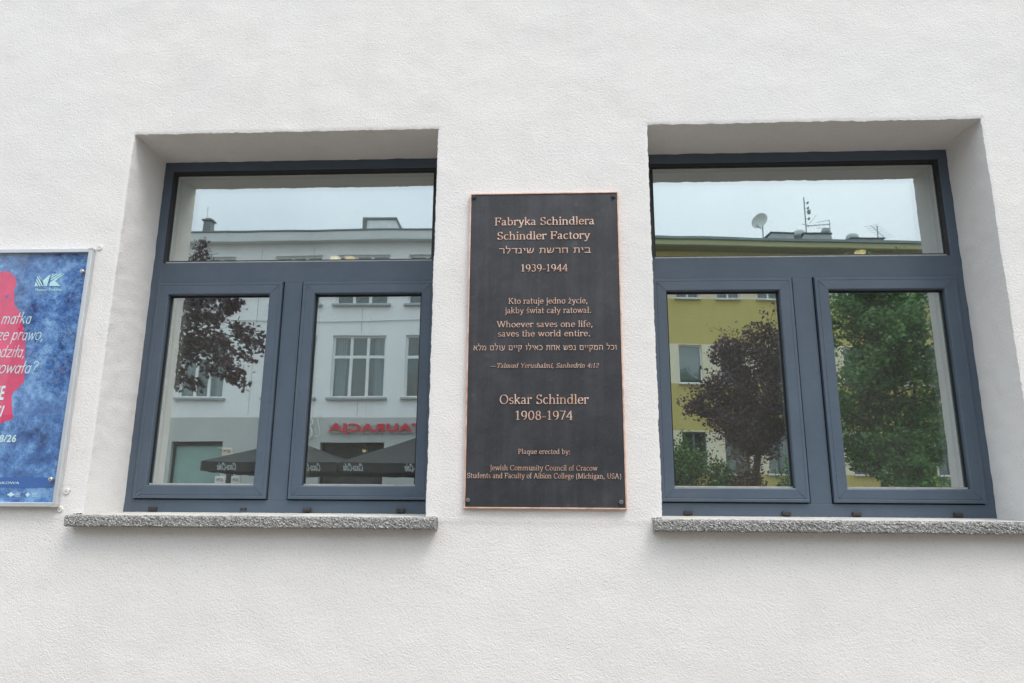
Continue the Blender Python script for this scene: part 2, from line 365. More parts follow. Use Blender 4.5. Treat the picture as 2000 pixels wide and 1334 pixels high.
# ------------------------------------------------------------------ lettering: a broad-nib pen swept along letter skeletons
def Ln(*p): return [(p[i], p[i + 1]) for i in range(0, len(p), 2)]
def Ar(cx, cy, rx, ry, a0, a1):
    n = max(5, int(abs(a1 - a0) / 18))
    return [(cx + rx * math.cos(R(a0 + (a1 - a0) * i / n)), cy + ry * math.sin(R(a0 + (a1 - a0) * i / n))) for i in range(n + 1)]
def Sf(x, y, w): return ('s', [(x - w * .78, y), (x + w * .78, y)])
def Dt(x, y): return ('d', [(x, y), (x + .002, y)])
O360 = lambda cx, cy, rx, ry: Ar(cx, cy, rx, ry, 0, 360)
def stem(x, top, foot=.09, head=True):
    r = [Ln(x, top, x, .02)]
    if foot: r.append(Sf(x, .017, foot))
    if head: r.append(('s', [(x - .085, top - .035), (x, top)]))
    return r
G = {
 'a': (.43, [Ar(.175, .335, .115, .12, 155, 0), Ln(.29, .335, .29, .08), Ar(.35, .085, .06, .07, 180, 300), Ar(.165, .125, .115, .115, 60, 330), Ln(.22, .225, .29, .265)]),
 'b': (.50, stem(.10, .70, 0) + [O360(.26, .235, .165, .225)]),
 'c': (.42, [Ar(.23, .235, .17, .225, 48, 318)]),
 'd': (.51, [O360(.22, .235, .165, .225)] + stem(.385, .70, 0) + [Sf(.42, .017, .05)]),
 'e': (.44, [Ar(.23, .235, .17, .225, 5, 322), Ln(.075, .262, .395, .262)]),
 'f': (.29, [Ln(.12, .57, .12, .02), Ar(.235, .57, .115, .13, 180, 55), Sf(.12, .017, .095), Sf(.145, .45, .11)]),
 'g': (.46, [O360(.21, .315, .135, .14), Ln(.15, .19, .10, .10, .30, .055), O360(.215, -.085, .165, .11), Ln(.32, .42, .43, .45)]),
 'h': (.53, stem(.10, .70) + [Ar(.25, .29, .15, .165, 170, 0), Ln(.40, .29, .40, .02), Sf(.40, .017, .085)]),
 'i': (.23, stem(.11, .46) + [Dt(.11, .635)]),
 'j': (.23, stem(.12, .46, 0) + [Ln(.12, .02, .12, -.10), Ar(.03, -.10, .09, .10, 0, -110), Dt(.12, .635)]),
 'k': (.50, stem(.10, .70) + [Ln(.12, .21, .35, .435), Ln(.20, .275, .42, .03), Sf(.36, .45, .075), Sf(.42, .017, .08)]),
 'l': (.23, stem(.11, .70)), 'ł': (.25, stem(.12, .70) + [Ln(.02, .27, .23, .44)]),
 'm': (.79, stem(.10, .46) + [Ar(.235, .30, .135, .155, 165, 0), Ln(.37, .30, .37, .02), Sf(.37, .017, .08), Ar(.51, .30, .14, .155, 165, 0), Ln(.65, .30, .65, .02), Sf(.65, .017, .08)]),
 'n': (.53, stem(.10, .46) + [Ar(.25, .29, .15, .165, 168, 0), Ln(.40, .29, .40, .02), Sf(.40, .017, .085)]),
 'o': (.47, [O360(.235, .235, .18, .225)]),
 'p': (.51, [Ln(.10, .46, .10, -.20), Sf(.10, -.203, .09), ('s', [(.015, .425), (.10, .46)]), O360(.265, .235, .165, .225)]),
 'q': (.51, [Ln(.39, .46, .39, -.20), Sf(.39, -.203, .09), O360(.225, .235, .165, .225)]),
 'r': (.36, stem(.10, .46) + [Ar(.23, .31, .13, .14, 165, 55), Dt(.31, .42)]),
 's': (.36, [Ar(.175, .345, .115, .105, 35, 240) + Ar(.185, .12, .125, .115, 75, -150)]),
 't': (.30, [Ln(.12, .60, .12, .11), Ar(.21, .11, .09, .10, 180, 300), Sf(.145, .45, .12)]),
 'u': (.53, [Ln(.11, .46, .11, .16), Ar(.245, .17, .135, .15, 180, 340), Ln(.40, .46, .40, .03), Sf(.075, .45, .05), Sf(.365, .45, .05), Sf(.435, .017, .05)]),
 'v': (.47, [Ln(.08, .44, .24, .02), Ln(.40, .44, .24, .02), Sf(.08, .45, .075), Sf(.40, .45, .065)]),
 'w': (.70, [Ln(.07, .44, .21, .02), Ln(.21, .02, .35, .44), Ln(.35, .44, .49, .02), Ln(.49, .02, .63, .44), Sf(.07, .45, .07), Sf(.345, .45, .07), Sf(.63, .45, .065)]),
 'y': (.47, [Ln(.08, .44, .245, .03), Ln(.41, .44, .20, -.14), Ar(.12, -.12, .09, .08, -20, -140), Sf(.08, .45, .075), Sf(.41, .45, .065)]),
 'z': (.42, [Ln(.06, .45, .36, .45), Ln(.36, .45, .06, .02), Ln(.06, .02, .37, .02)]),
 'F': (.54, [Ln(.12, .66, .12, .02), Sf(.12, .017, .10), Ln(.03, .66, .48, .66), Ln(.48, .66, .485, .53), Ln(.12, .35, .38, .35), Ln(.38, .41, .38, .28)]),
 'S': (.49, [Ar(.23, .50, .155, .16, 30, 240) + Ar(.245, .175, .17, .165, 75, -155), Ln(.375, .66, .38, .53), Ln(.075, .16, .08, .02)]),
 'K': (.66, [Ln(.12, .66, .12, .02), Sf(.12, .017, .10), Sf(.12, .66, .10), Ln(.14, .31, .48, .65), Ln(.25, .41, .56, .03), Sf(.49, .66, .09), Sf(.57, .017, .10)]),
 'W': (.92, [Ln(.08, .65, .28, .02), Ln(.28, .02, .46, .65), Ln(.46, .65, .66, .02), Ln(.66, .02, .84, .65), Sf(.08, .66, .08), Sf(.45, .66, .09), Sf(.84, .66, .075)]),
 'T': (.60, [Ln(.30, .66, .30, .02), Sf(.30, .017, .10), Ln(.04, .66, .56, .66), Ln(.04, .66, .035, .54), Ln(.56, .66, .565, .54)]),
 'Y': (.62, [Ln(.08, .65, .31, .31), Ln(.55, .65, .31, .31), Ln(.31, .31, .31, .02), Sf(.08, .66, .085), Sf(.55, .66, .075), Sf(.31, .017, .10)]),
 'O': (.70, [O360(.35, .335, .28, .33)]),
 'P': (.54, [Ln(.13, .66, .13, .02), Sf(.13, .017, .10), Sf(.10, .66, .07), Ar(.26, .49, .20, .17, 100, -110), Ln(.13, .66, .26, .66), Ln(.13, .32, .24, .32)]),
 'J': (.30, [Ln(.17, .66, .17, .02), Ar(.06, .0, .11, .16, 0, -100), Sf(.17, .66, .10)]),
 'C': (.64, [Ar(.34, .335, .28, .33, 42, 320), Ln(.54, .66, .55, .52)]),
 'A': (.66, [Ln(.31, .67, .56, .02), Ln(.31, .67, .08, .02), Ln(.16, .25, .47, .25), Sf(.08, .017, .08), Sf(.57, .017, .095)]),
 'M': (.82, [Ln(.11, .65, .11, .02), Ln(.13, .65, .40, .04), Ln(.40, .04, .68, .65), Ln(.69, .65, .69, .02), Sf(.10, .66, .08), Sf(.70, .66, .08), Sf(.11, .017, .08), Sf(.69, .017, .10)]),
 'U': (.66, [Ln(.14, .66, .14, .22), Ar(.335, .22, .195, .20, 180, 360), Ln(.53, .22, .53, .66), Sf(.14, .66, .10), Sf(.53, .66, .08)]),
 '0': (.50, [O360(.25, .325, .18, .32)]), '1': (.42, [Ln(.21, .65, .21, .02), Sf(.21, .017, .11), Ln(.09, .57, .21, .65)]),
 '2': (.48, [Ar(.23, .48, .16, .17, 160, -30), Ln(.365, .39, .06, .03), Ln(.06, .025, .42, .025)]),
 '3': (.48, [Ar(.22, .50, .14, .145, 150, -80), Ar(.22, .19, .17, .18, 85, -145)]),
 '4': (.50, [Ln(.34, .65, .34, .02), Ln(.34, .65, .04, .20), Ln(.04, .20, .45, .20), Sf(.34, .017, .09)]),
 '7': (.46, [Ln(.05, .64, .42, .64), Ln(.41, .64, .17, .02)]),
 '8': (.48, [O360(.24, .49, .13, .15), O360(.24, .175, .165, .17)]),
 '9': (.48, [O360(.23, .44, .165, .20), Ar(.17, .36, .235, .35, 10, -75)]),
 '.': (.24, [Dt(.11, .04)]), ',': (.24, [Dt(.11, .045), Ln(.135, .03, .08, -.10)]), ':': (.24, [Dt(.11, .04), Dt(.11, .38)]), '-': (.32, [Ln(.05, .21, .27, .21)]), '—': (.95, [Ln(.03, .22, .90, .22)]),
 '(': (.32, [Ar(.33, .25, .23, .46, 125, 235)]), ')': (.32, [Ar(-.01, .25, .23, .46, 55, -55)]), ' ': (.27, []),
 '?': (.42, [Ar(.2, .53, .15, .15, 160, -50), Ln(.29, .41, .2, .31, .2, .17), Dt(.18, .03)]),
}
G['ż'] = (G['z'][0], G['z'][1] + [Dt(.21, .62)]); G['ś'] = (G['s'][0], G['s'][1] + [Ln(.16, .56, .25, .67)])
HAND = dict(G)
HAND['a'] = (.43, [O360(.20, .22, .14, .21), Ln(.35, .44, .34, .0)])
HAND['t'] = (.30, [Ln(.13, .66, .13, .02), Ln(.01, .44, .28, .44)]); HAND['ł'] = (.25, [Ln(.12, .70, .12, .0), Ln(.0, .36, .25, .46)])
HAND['w'] = (.60, [Ln(.06, .44, .17, .02, .30, .40, .42, .02, .55, .44)]); HAND['z'] = (.40, [Ln(.04, .43, .34, .43, .04, .02, .36, .02)])
HAND['m'] = (.70, [Ln(.08, .44, .08, .0), Ar(.20, .27, .12, .16, 165, 0), Ln(.32, .27, .32, .0), Ar(.45, .27, .13, .16, 165, 0), Ln(.58, .27, .58, .0)])
HAND['p'] = (.46, [Ln(.08, .44, .08, -.22), O360(.24, .23, .15, .21)])
HAND['C'] = (.60, [Ar(.32, .33, .27, .36, 60, 325), Ar(.42, .60, .12, .10, 40, -140)])
HEB = {' ': (.30, []),
 'ב': (.50, [Ln(.06, .555, .36, .555, .385, .50, .385, .04), Ln(.03, .035, .47, .035)]), 'י': (.24, [Ln(.05, .56, .15, .555, .15, .33)]),
 'ת': (.54, [Ln(.05, .555, .41, .555, .44, .50, .44, .02), Ln(.14, .555, .13, .08, .04, .03)]), 'ח': (.54, [Ln(.04, .555, .46, .555), Ln(.10, .555, .10, .02), Ln(.44, .555, .44, .02)]),
 'ר': (.46, [Ln(.04, .555, .32, .555, .375, .50, .375, .02)]), 'ד': (.47, [Ln(.03, .555, .45, .555), Ln(.36, .555, .36, .02)]),
 'ש': (.62, [Ln(.06, .58, .12, .04), Ln(.31, .58, .28, .28, .12, .17), Ln(.55, .58, .50, .22, .40, .07, .12, .04)]),
 'נ': (.34, [Ln(.08, .56, .20, .555, .23, .50, .23, .035), Ln(.03, .035, .25, .035)]), 'ל': (.44, [Ln(.07, .86, .07, .555, .35, .555, .35, .38, .18, .02)]),
 'ו': (.26, [Ln(.05, .56, .15, .555, .165, .02)]), 'כ': (.46, [Ln(.05, .555, .25, .555) + Ar(.22, .295, .17, .26, 80, -80) + Ln(.05, .035)]),
 'ה': (.54, [Ln(.04, .555, .42, .555, .44, .50, .44, .02), Ln(.11, .36, .11, .02)]), 'מ': (.55, [Ln(.05, .58, .15, .42, .05, .02), Ln(.15, .42, .25, .555, .40, .53, .44, .42, .44, .035, .24, .035)]),
 'ק': (.52, [Ln(.04, .555, .43, .555, .41, .30, .29, .09), Ln(.11, .36, .11, -.20)]), 'ם': (.54, [Ln(.05, .555, .42, .555, .44, .50, .44, .035, .10, .035, .10, .555)]),
 'פ': (.48, [Ln(.05, .555, .30, .555, .38, .47, .38, .13, .30, .035, .05, .035), Ln(.06, .555, .06, .34, .19, .32)]),
 'א': (.52, [Ln(.06, .58, .45, .02), Ln(.41, .58, .41, .42, .29, .30), Ln(.17, .43, .08, .27, .08, .02)]), 'ע': (.50, [Ln(.42, .58, .36, .16, .22, .02, .03, -.05), Ln(.08, .58, .25, .10)])}
_gc = {}
def glyph(ch, table, sx, sy, ang, mono):
    key = (ch, id(table), sx, sy, mono)
    if key in _gc: return _gc[key]
    adv, strokes = table[ch]; segs = []
    for s in strokes:
        kind = 'n'
        if isinstance(s, tuple): kind, s = s
        if kind == 's' and mono: continue
        k = 1.5 if (kind == 'd' and not mono) else 1.0
        for a, b in zip(s[:-1], s[1:]): segs.append((*a, *b, k, kind))
    if not segs: _gc[key] = (adv, [], [], []); return _gc[key]
    h = .0155
    xs = [q for s in segs for q in (s[0], s[2])]; ys = [q for s in segs for q in (s[1], s[3])]
    gx = np.arange(min(xs) - .1, max(xs) + .1, h); gy = np.arange(min(ys) - .1, max(ys) + .1, h)
    X, Y = np.meshgrid(gx, gy, indexing='ij'); ca, sa = math.cos(ang), math.sin(ang)
    D = np.full(X.shape, 9.0)
    def tf(x, y, k, kind):
        ax, ay = (sx, sy) if kind != 'd' else (sx, sx)
        u, v = x * ca + y * sa, -x * sa + y * ca
        return u / (ax * k), v / (ay * k)
    for x0, y0, x1, y1, k, kind in segs:
        px, py = tf(X, Y, k, kind); a0, a1 = tf(x0, y0, k, kind); b0, b1 = tf(x1, y1, k, kind)
        dx, dy = b0 - a0, b1 - a1; L2 = dx * dx + dy * dy + 1e-9
        tt = np.clip(((px - a0) * dx + (py - a1) * dy) / L2, 0, 1)
        D = np.minimum(D, np.hypot(px - a0 - tt * dx, py - a1 - tt * dy) - 1)
    ins = D < 0; v = []; vid = {}; faces = []; bnd = []
    def vert(kk, x, y):
        if kk not in vid: vid[kk] = len(v); v.append((x, y))
        return vid[kk]
    act = ins[:-1, :-1] | ins[1:, :-1] | ins[1:, 1:] | ins[:-1, 1:]
    for i, j in np.argwhere(act):
        c = [(i, j), (i + 1, j), (i + 1, j + 1), (i, j + 1)]; poly = []; cr = []
        for q in range(4):
            p0, p1 = c[q], c[(q + 1) % 4]; s0, s1 = ins[p0], ins[p1]
            if s0: poly.append(vert(('c', int(p0[0]), int(p0[1])), gx[p0[0]], gy[p0[1]]))
            if s0 != s1:
                tt = D[p0] / (D[p0] - D[p1]); a, b = (p0, p1) if p0 < p1 else (p1, p0)
                e = vert(('e', int(a[0]), int(a[1]), int(b[0]), int(b[1])), gx[p0[0]] + tt * (gx[p1[0]] - gx[p0[0]]), gy[p0[1]] + tt * (gy[p1[1]] - gy[p0[1]]))
                poly.append(e); cr.append((e, bool(s0)))
        if len(poly) >= 3: faces.append(tuple(poly))
        if len(cr) == 2: bnd.append((cr[0][0], cr[1][0]) if cr[0][1] else (cr[1][0], cr[0][0]))
        elif len(cr) == 4: bnd += [(cr[q][0], cr[(q + 1) % 4][0]) for q in range(4) if cr[q][1]]
    _gc[key] = (adv, v, faces, bnd); return _gc[key]
def text_geo(s, x0, x1, base, size, y_front, depth, table=G, sx=.044, sy=.0165, ang=R(14), mono=False, shear=0.0, track=0.0, mirror=1, slope=0.0):
    """text between x0 and x1 on the plane y = y_front, raised from y_front + depth; faces look towards -y"""
    pen = 0; items = []
    for ch in s:
        g = glyph(ch, table, sx, sy, ang, mono); items.append((pen, g)); pen += g[0] + track
    allx = [p + vx + shear * vy for p, g in items for vx, vy in g[1]]
    lo, hi = min(allx), max(allx); k = (x1 - x0) / (hi - lo); V = []; F = []
    for p, (adv, v, faces, bnd) in items:
        n = len(V); c = len(v)
        for yy in (y_front, y_front + depth):
            for vx, vy in v:
                xx = (p + vx + shear * vy - lo) * k
                V.append((x0 + xx, yy, base + vy * size + slope * xx))
        F += [tuple(n + i for i in f) for f in faces]
        F += [(n + b, n + a, n + c + a, n + c + b) for a, b in bnd]
    return V, F
def font_mesh(s, x0, x1, z0, z1, y_front, depth, flip=False, shear=0.0, bold=0.0):
    """lettering in the built-in font, fitted to a rectangle; flip = read from +y side"""
    c = bpy.data.curves.new('lettering', 'FONT'); c.body = s
    o = bpy.data.objects.new('lettering', c); scn.collection.objects.link(o); c.shear = shear; c.resolution_u = 3
    c.extrude = .05; c.offset = bold; c.space_character = 1.0 + bold * 3
    bpy.context.view_layer.update()
    me = bpy.data.meshes.new_from_object(o.evaluated_get(bpy.context.evaluated_depsgraph_get()))
    v = np.array([tuple(q.co) for q in me.vertices]); f = [tuple(p.vertices) for p in me.polygons]
    bpy.data.objects.remove(o); bpy.data.meshes.remove(me); bpy.data.curves.remove(c)
    lo, hi = v.min(0), v.max(0); n = (v - lo) / (hi - lo + 1e-9)
    X = x0 + n[:, 0] * (x1 - x0) if not flip else x1 - n[:, 0] * (x1 - x0)
    Z = z0 + n[:, 1] * (z1 - z0); Y = y_front + (1 - n[:, 2]) * depth if not flip else y_front - (1 - n[:, 2]) * depth
    return np.stack([X, Y, Z], 1).tolist(), f
def merge(parts):
    V = []; F = []
    for v, f in parts:
        n = len(V); V += v; F += [tuple(n + i for i in q) for q in f]
    return V, F

# ------------------------------------------------------------------ ground, road, pavements
def sheet(name, x0, x1, y0, y1, z, mat):
    b = MB(); b.quad((x0, y0, z), (x1, y0, z), (x1, y1, z), (x0, y1, z)); return struct(b.build(name, mat))
sheet('ground', -400, 400, -400, 400, -.14, M['ground'])
sheet('road', -120, 120, -11.2, -3.6, -.132, M['asphalt'])
struct(MB().box(-120, 120, -3.45, -.0, -.13, 0).build('pavement', M['paving']))
struct(MB().box(-120, 120, -60, -11.35, -.13, 0).build('pavement', M['paving']))
struct(MB().box(-120, 120, -3.6, -3.45, -.13, .004, bev=.012).build('kerb', M['kerb']))
struct(MB().box(-120, 120, -11.35, -11.2, -.13, .004, bev=.012).build('kerb', M['kerb']))

# ------------------------------------------------------------------ the museum building: wall with two deep window openings
museum = thing('museum_building', 'white plastered building wall with two deep set grey framed windows', 'building', (0, 0, 0))
OPEN = [(-1.762, -.452), (.417, 1.757)]; OZ0, OZ1 = EYE - .062, EYE + 1.530
DEEP = .33
def plaster_wall():
    h = .009
    def lines(a, b, breaks):
        pts = [a] + sorted(breaks) + [b]; r = []
        for p, q in zip(pts[:-1], pts[1:]):
            n = max(1, int(round((q - p) / h))); r += [p + (q - p) * i / n for i in range(n)]
        return np.array(r + [b])
    bx = [v for o in OPEN for v in o]
    X = lines(-2.75, 2.3, bx); Z = lines(.92, 4.05, [OZ0, OZ1])
    ix = [int(np.argmin(abs(X - v))) for v in bx]; iz = [int(np.argmin(abs(Z - v))) for v in (OZ0, OZ1)]
    nx, nz = len(X), len(Z); rng = np.random.default_rng(3)
    def smooth(shape, k):
        a = rng.normal(size=shape)
        for ax in range(a.ndim):
            for _ in range(k): a = (np.roll(a, 1, ax) + a + np.roll(a, -1, ax)) / 3
        return a / a.std()
    V = np.zeros((nx, nz, 3)); V[:, :, 0] = X[:, None]; V[:, :, 2] = Z[None, :]
    V[:, :, 1] = smooth((nx, nz), 60) * .0007 + smooth((nx, nz), 6) * .00022
    zz = V[:, :, 2] - (EYE - .0665) - smooth((nx, 1), 30) * .0012; V[:, :, 1] += .0012 / (1 + np.exp(zz / .0025)) * np.clip((V[:, :, 2] - .93) / .4, 0, 1) - .0011 * np.exp(-(zz / .006) ** 2)
    V[0, :, 1] = V[-1, :, 1] = V[:, 0, 1] = V[:, -1, 1] = 0
    faces = []; inside = np.zeros((nx - 1, nz - 1), bool)
    for a, b in ((ix[0], ix[1]), (ix[2], ix[3])):
        inside[a:b, iz[0]:iz[1]] = True
        for e, sgn in ((a, 1), (b, -1)):                 # rounded, slightly ragged plaster arrises
            n = iz[1] - iz[0] + 1; V[e, iz[0]:iz[1] + 1, 0] += smooth(n, 0) * .0007 + smooth(n, 3) * .0006 + smooth(n, 40) * .0005; V[e, iz[0]:iz[1] + 1, 1] += .0018
        for e in (iz[0], iz[1]):
            n = b - a + 1; V[a:b + 1, e, 2] += smooth(n, 0) * .0009 + smooth(n, 3) * .0009 + smooth(n, 40) * .0006; V[a:b + 1, e, 1] += .0018
    idx = np.arange(nx * nz).reshape(nx, nz)
    q = np.stack([idx[:-1, :-1], idx[1:, :-1], idx[1:, 1:], idx[:-1, 1:]], -1)[~inside]
    verts = V.reshape(-1, 3).tolist(); faces = q.tolist()
    ys = np.linspace(.0, DEEP, 26)[1:]
    for a, b in ((ix[0], ix[1]), (ix[2], ix[3])):
        loop = [(i, iz[1]) for i in range(a, b + 1)] + [(b, j) for j in range(iz[1] - 1, iz[0] - 1, -1)] + [(i, iz[0]) for i in range(b - 1, a - 1, -1)] + [(a, j) for j in range(iz[0] + 1, iz[1])]
        L = len(loop); prev = list(range(len(verts), len(verts) + L)); verts.extend(tuple(V[p]) for p in loop); wob = smooth((L, len(ys)), 4) * .0007
        for k, y in enumerate(ys):
            cur = []
            for r, p in enumerate(loop):
                x, _, z = V[p]; ex = X[p[0]]; ez = Z[p[1]]; t = math.exp(-y / .02)
                ox = ex + (x - ex) * t; oz = ez + (z - ez) * t
                if p[0] in (a, b): ox += wob[r, k]
                if p[1] in iz: oz += wob[r, k]
                cur.append(len(verts)); verts.append((ox, y, oz))
            for r in range(L):
                s = (r + 1) % L; faces.append((prev[r], prev[s], cur[s], cur[r]))
            prev = cur
    def q4(x0, x1, z0, z1):
        n = len(verts); verts.extend([(x0, 0, z0), (x1, 0, z0), (x1, 0, z1), (x0, 0, z1)]); faces.append((n, n + 1, n + 2, n + 3))
    q4(-9, -2.75, -.1, 9.5); q4(2.3, 9, -.1, 9.5); q4(-2.75, 2.3, -.1, .92); q4(-2.75, 2.3, 4.05, 9.5)
    n = len(verts); verts.extend([(-9, 0, -.1), (9, 0, -.1), (9, 0, 9.5), (-9, 0, 9.5), (-9, 8, -.1), (9, 8, -.1), (9, 8, 9.5), (-9, 8, 9.5)])
    faces += [(n, n + 4, n + 7, n + 3), (n + 1, n + 2, n + 6, n + 5), (n + 2, n + 3, n + 7, n + 6), (n + 4, n + 5, n + 6, n + 7)]
    return raw_obj('wall', verts, faces, M['plaster'], museum, None, True)
wall = plaster_wall()

def make_room(x0, x1):
    b = MB(); z0, z1, y0, y1 = EYE - .75, EYE + 2.05, DEEP + .002, 5.2
    b.quad((x0, y0, z0), (x1, y0, z0), (x1, y1, z0), (x0, y1, z0), 1)
    b.quad((x0, y0, z1), (x0, y1, z1), (x1, y1, z1), (x1, y0, z1))
    b.quad((x0, y1, z0), (x1, y1, z0), (x1, y1, z1), (x0, y1, z1))
    b.quad((x0, y0, z0), (x0, y1, z0), (x0, y1, z1), (x0, y0, z1)); b.quad((x1, y0, z0), (x1, y0, z1), (x1, y1, z1), (x1, y1, z0))
    raw_obj('room', b.v, b.f, [M['room'], M['roomfl']], museum, b.mi)
make_room(-4.2, -.02); make_room(.02, 4.2)

def make_window(x0, x1, mul0, mul1, sash_a, sash_b, caps, slots):
    FY = .262; z0, z1 = EYE - .046, EYE + 1.526; tz0, tz1 = EYE + .947, EYE + 1.040
    b = MB(); fw_ = .040
    b.ring(x0 - .012, x1 + .012, z0, z1 + .012, [(0, DEEP), (0, FY + .002), (.002, FY), (.012 + fw_ - .002, FY), (.012 + fw_, FY + .002), (.012 + fw_, DEEP)])
    zi0 = z0 + fw_ + .012
    def bar(xa, xb, za, zb):
        b.box(xa, xb, FY + .0006, DEEP, za, zb)
    bar(x0 + fw_, x1 - fw_, tz0, tz1)
    bar(mul0, mul1, zi0, tz0 - .0005)
    # raised lips beside the mullion and below the transom give the stepped lines of the profile
    win = b.build('window', M['frame'], museum)
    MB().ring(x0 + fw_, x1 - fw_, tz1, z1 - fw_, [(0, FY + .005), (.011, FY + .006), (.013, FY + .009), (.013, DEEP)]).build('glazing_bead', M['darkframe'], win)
    gy = .277
    def pane(xa, xb, za, zb, host, front=M['glass'], name='glass_pane', y=gy):
        p = MB(); p.box(xa, xb, y, y + .004, za, zb); mi = [1] * 6; mi[2] = 0
        raw = raw_obj(name, p.v, p.f, [front, M['glass_clear']], host, mi)
        return raw
    def glazing(xa, xb, za, zb, host):
        pane(xa - .006, xb + .006, za - .006, zb + .006, host)
        pane(xa - .006, xb + .006, za - .006, zb + .006, host, M['glass_in'], 'inner_pane', gy + .020)
        MB().ring(xa - .006, xb + .006, za - .006, zb + .006, [(0, gy + .005), (.011, gy + .005), (.011, gy + .0195), (0, gy + .0195)]).build('spacer', M['alu2'], host)
        MB().ring(xa, xb, za, zb, [(-.003, gy - .006), (.005, gy - .006), (.006, gy - .0008), (-.003, gy - .0008)]).build('gasket', M['rubber'], host)
        MB().box(xa + .001, xb - .001, gy - .010, gy - .0062, za - .001, za + .0055).build('glazing_strip', M['bead'], host)  # light caught along the bottom bead is put into this pale colour
    glazing(x0 + fw_ + .013, x1 - fw_ - .013, tz1 + .013 - .012, z1 - fw_ - .013, win)
    for (a, c) in (sash_a, sash_b):
        s = MB(); sz0, sz1 = EYE + .010, EYE + .9435
        s.ring(a, c, sz0, sz1, [(0, DEEP), (0, .2525), (.0015, .251), (.011, .2505), (.0125, .2515), (.0145, .2515), (.016, .250), (.051, .2488), (.0545, .2515), (.0555, .262), (.0565, DEEP)])
        so = s.build('sash', M['frame'], win)
        glazing(a + .057, c - .057, sz0 + .0455 + .0115, sz1 - .057, win)
        for ex, ez, gx, gz in ((a, sz0, 1, 1), (c, sz0, -1, 1), (a, sz1, 1, -1), (c, sz1, -1, -1)):   # weld line of each mitred corner
            q0, q1 = .0165, .0505
            MB().prism([(ex + gx * q0, ez + gz * (q0 + .0007)), (ex + gx * q1, ez + gz * (q1 + .0007)), (ex + gx * q1, ez + gz * (q1 - .0007)), (ex + gx * q0, ez + gz * (q0 - .0007))], .2484, .2500).build('corner_weld', M['weld'], win)
    for cx in caps:
        k = MB(); k.box(cx - .0165, cx + .0165, FY - .014, FY - .0002, z0 + .0045, z0 + .021, bev=.0025); k.box(cx - .011, cx + .011, FY - .0162, FY - .0142, z0 + .007, z0 + .0115)
        k.build('drain_cap', M['cap'], win)
    for cx in slots:
        k = MB()
        for d in (-.008, .008): k.lathe((cx + d, FY - .0003, z0 + .014), (0, -1, 0), [(.0065, 0), (.0065, .002), (.004, .002), (.004, .0006), (0, .0006)], 14)
        k.build('drain_hole', M['cap'], win)
    return win
win_a = make_window(OPEN[0][0], OPEN[0][1], -1.1555, -1.0755, (-1.726, -1.161), (-1.069, -.488), (-1.634, -.985, -.598), (-1.253,))
make_window(OPEN[1][0], OPEN[1][1], 1.0465, 1.1285, (.455, 1.040), (1.135, 1.721), (.561, .945, 1.218, 1.607), ())

MB().prism([(-1.7085, EYE + .0220), (-1.6935, EYE + .0370), (-1.6925, EYE + .0362), (-1.7072, EYE + .0212)], .2482, .2492).build('paint_scratch', M['bead'], win_a)

def make_sill(x0, x1, seed):
    rng = np.random.default_rng(seed); n = int((x1 - x0) / .006)
    xs = np.linspace(x0, x1, n + 1); sec = []
    # cross-section walked from the frame over the top, down the front edge, back under the sill to the wall
    prof = [(.29, -.045)] + [(.26 - .308 * i / 10, -.0455 - .0085 * i / 10) for i in range(11)] + [(-.0505, -.0572)] + [(-.0525, -.0615 - .0285 * i / 6) for i in range(7)] + [(-.050, -.0938), (-.044, -.0958), (.04, -.0965)]
    V = []; F = []; mi = []
    for i, x in enumerate(xs):
        for k, (y, z) in enumerate(prof):
            j = .0014 if 9 < k < 21 else .0003
            end = .0 if 2 < i < n - 2 else .002
            dy, dz = rng.normal(size=2) * j
            V.append((x, y + dy * .8 + (end if k > 9 else 0), EYE + z + dz * .7))
    L = len(prof)
    for i in range(n):
        for k in range(L - 1):
            F.append((i * L + k, i * L + k + 1, (i + 1) * L + k + 1, (i + 1) * L + k)); mi.append(0 if k >= 10 else 1)
    F.append(tuple(range(L))); mi.append(0); F.append(tuple(n * L + k for k in reversed(range(L)))); mi.append(0)
    return mesh_obj('window_sill', V, F, [M['sill'], M['silltop']], museum, mi, False)
make_sill(-1.797, -.4075, 5); make_sill(.3825, 1.83, 6)
def crack(pts, wid, seed):
    r = random.Random(seed); up = []; dn = []
    for i, (x, z) in enumerate(pts):
        wv = wid * r.uniform(.3, 1.2) * (0.15 if i in (0, len(pts) - 1) else 1)
        up.append((x, EYE + z + wv)); dn.append((x, EYE + z - wv * .6))
    MB().prism(dn + up[::-1], -.0016, .004).build('crack', M['dark'], museum)
def wander(x0, x1, z0, z1, n, amp, seed):
    r = random.Random(seed); return [(x0 + (x1 - x0) * i / n, z0 + (z1 - z0) * i / n + r.uniform(-amp, amp)) for i in range(n + 1)]
crack(wander(-1.80, -1.764, -.0525, -.0490, 9, .0016, 2), .0028, 3)
crack(wander(-.452, -.4115, -.0525, -.0522, 8, .0014, 4), .0014, 5)
crack([(-.4085, -.052), (-.4065, -.060), (-.4075, -.07), (-.4060, -.08), (-.408, -.092), (-.4065, -.10)], .0012, 6)
crack(wander(.376, .417, -.0515, -.0490, 10, .0018, 8), .0022, 9)
for x, z in ((.382, -.056), (.3825, -.096)): crack([(x - .003, z), (x, z - .004), (x + .002, z - .012)], .0012, 11)

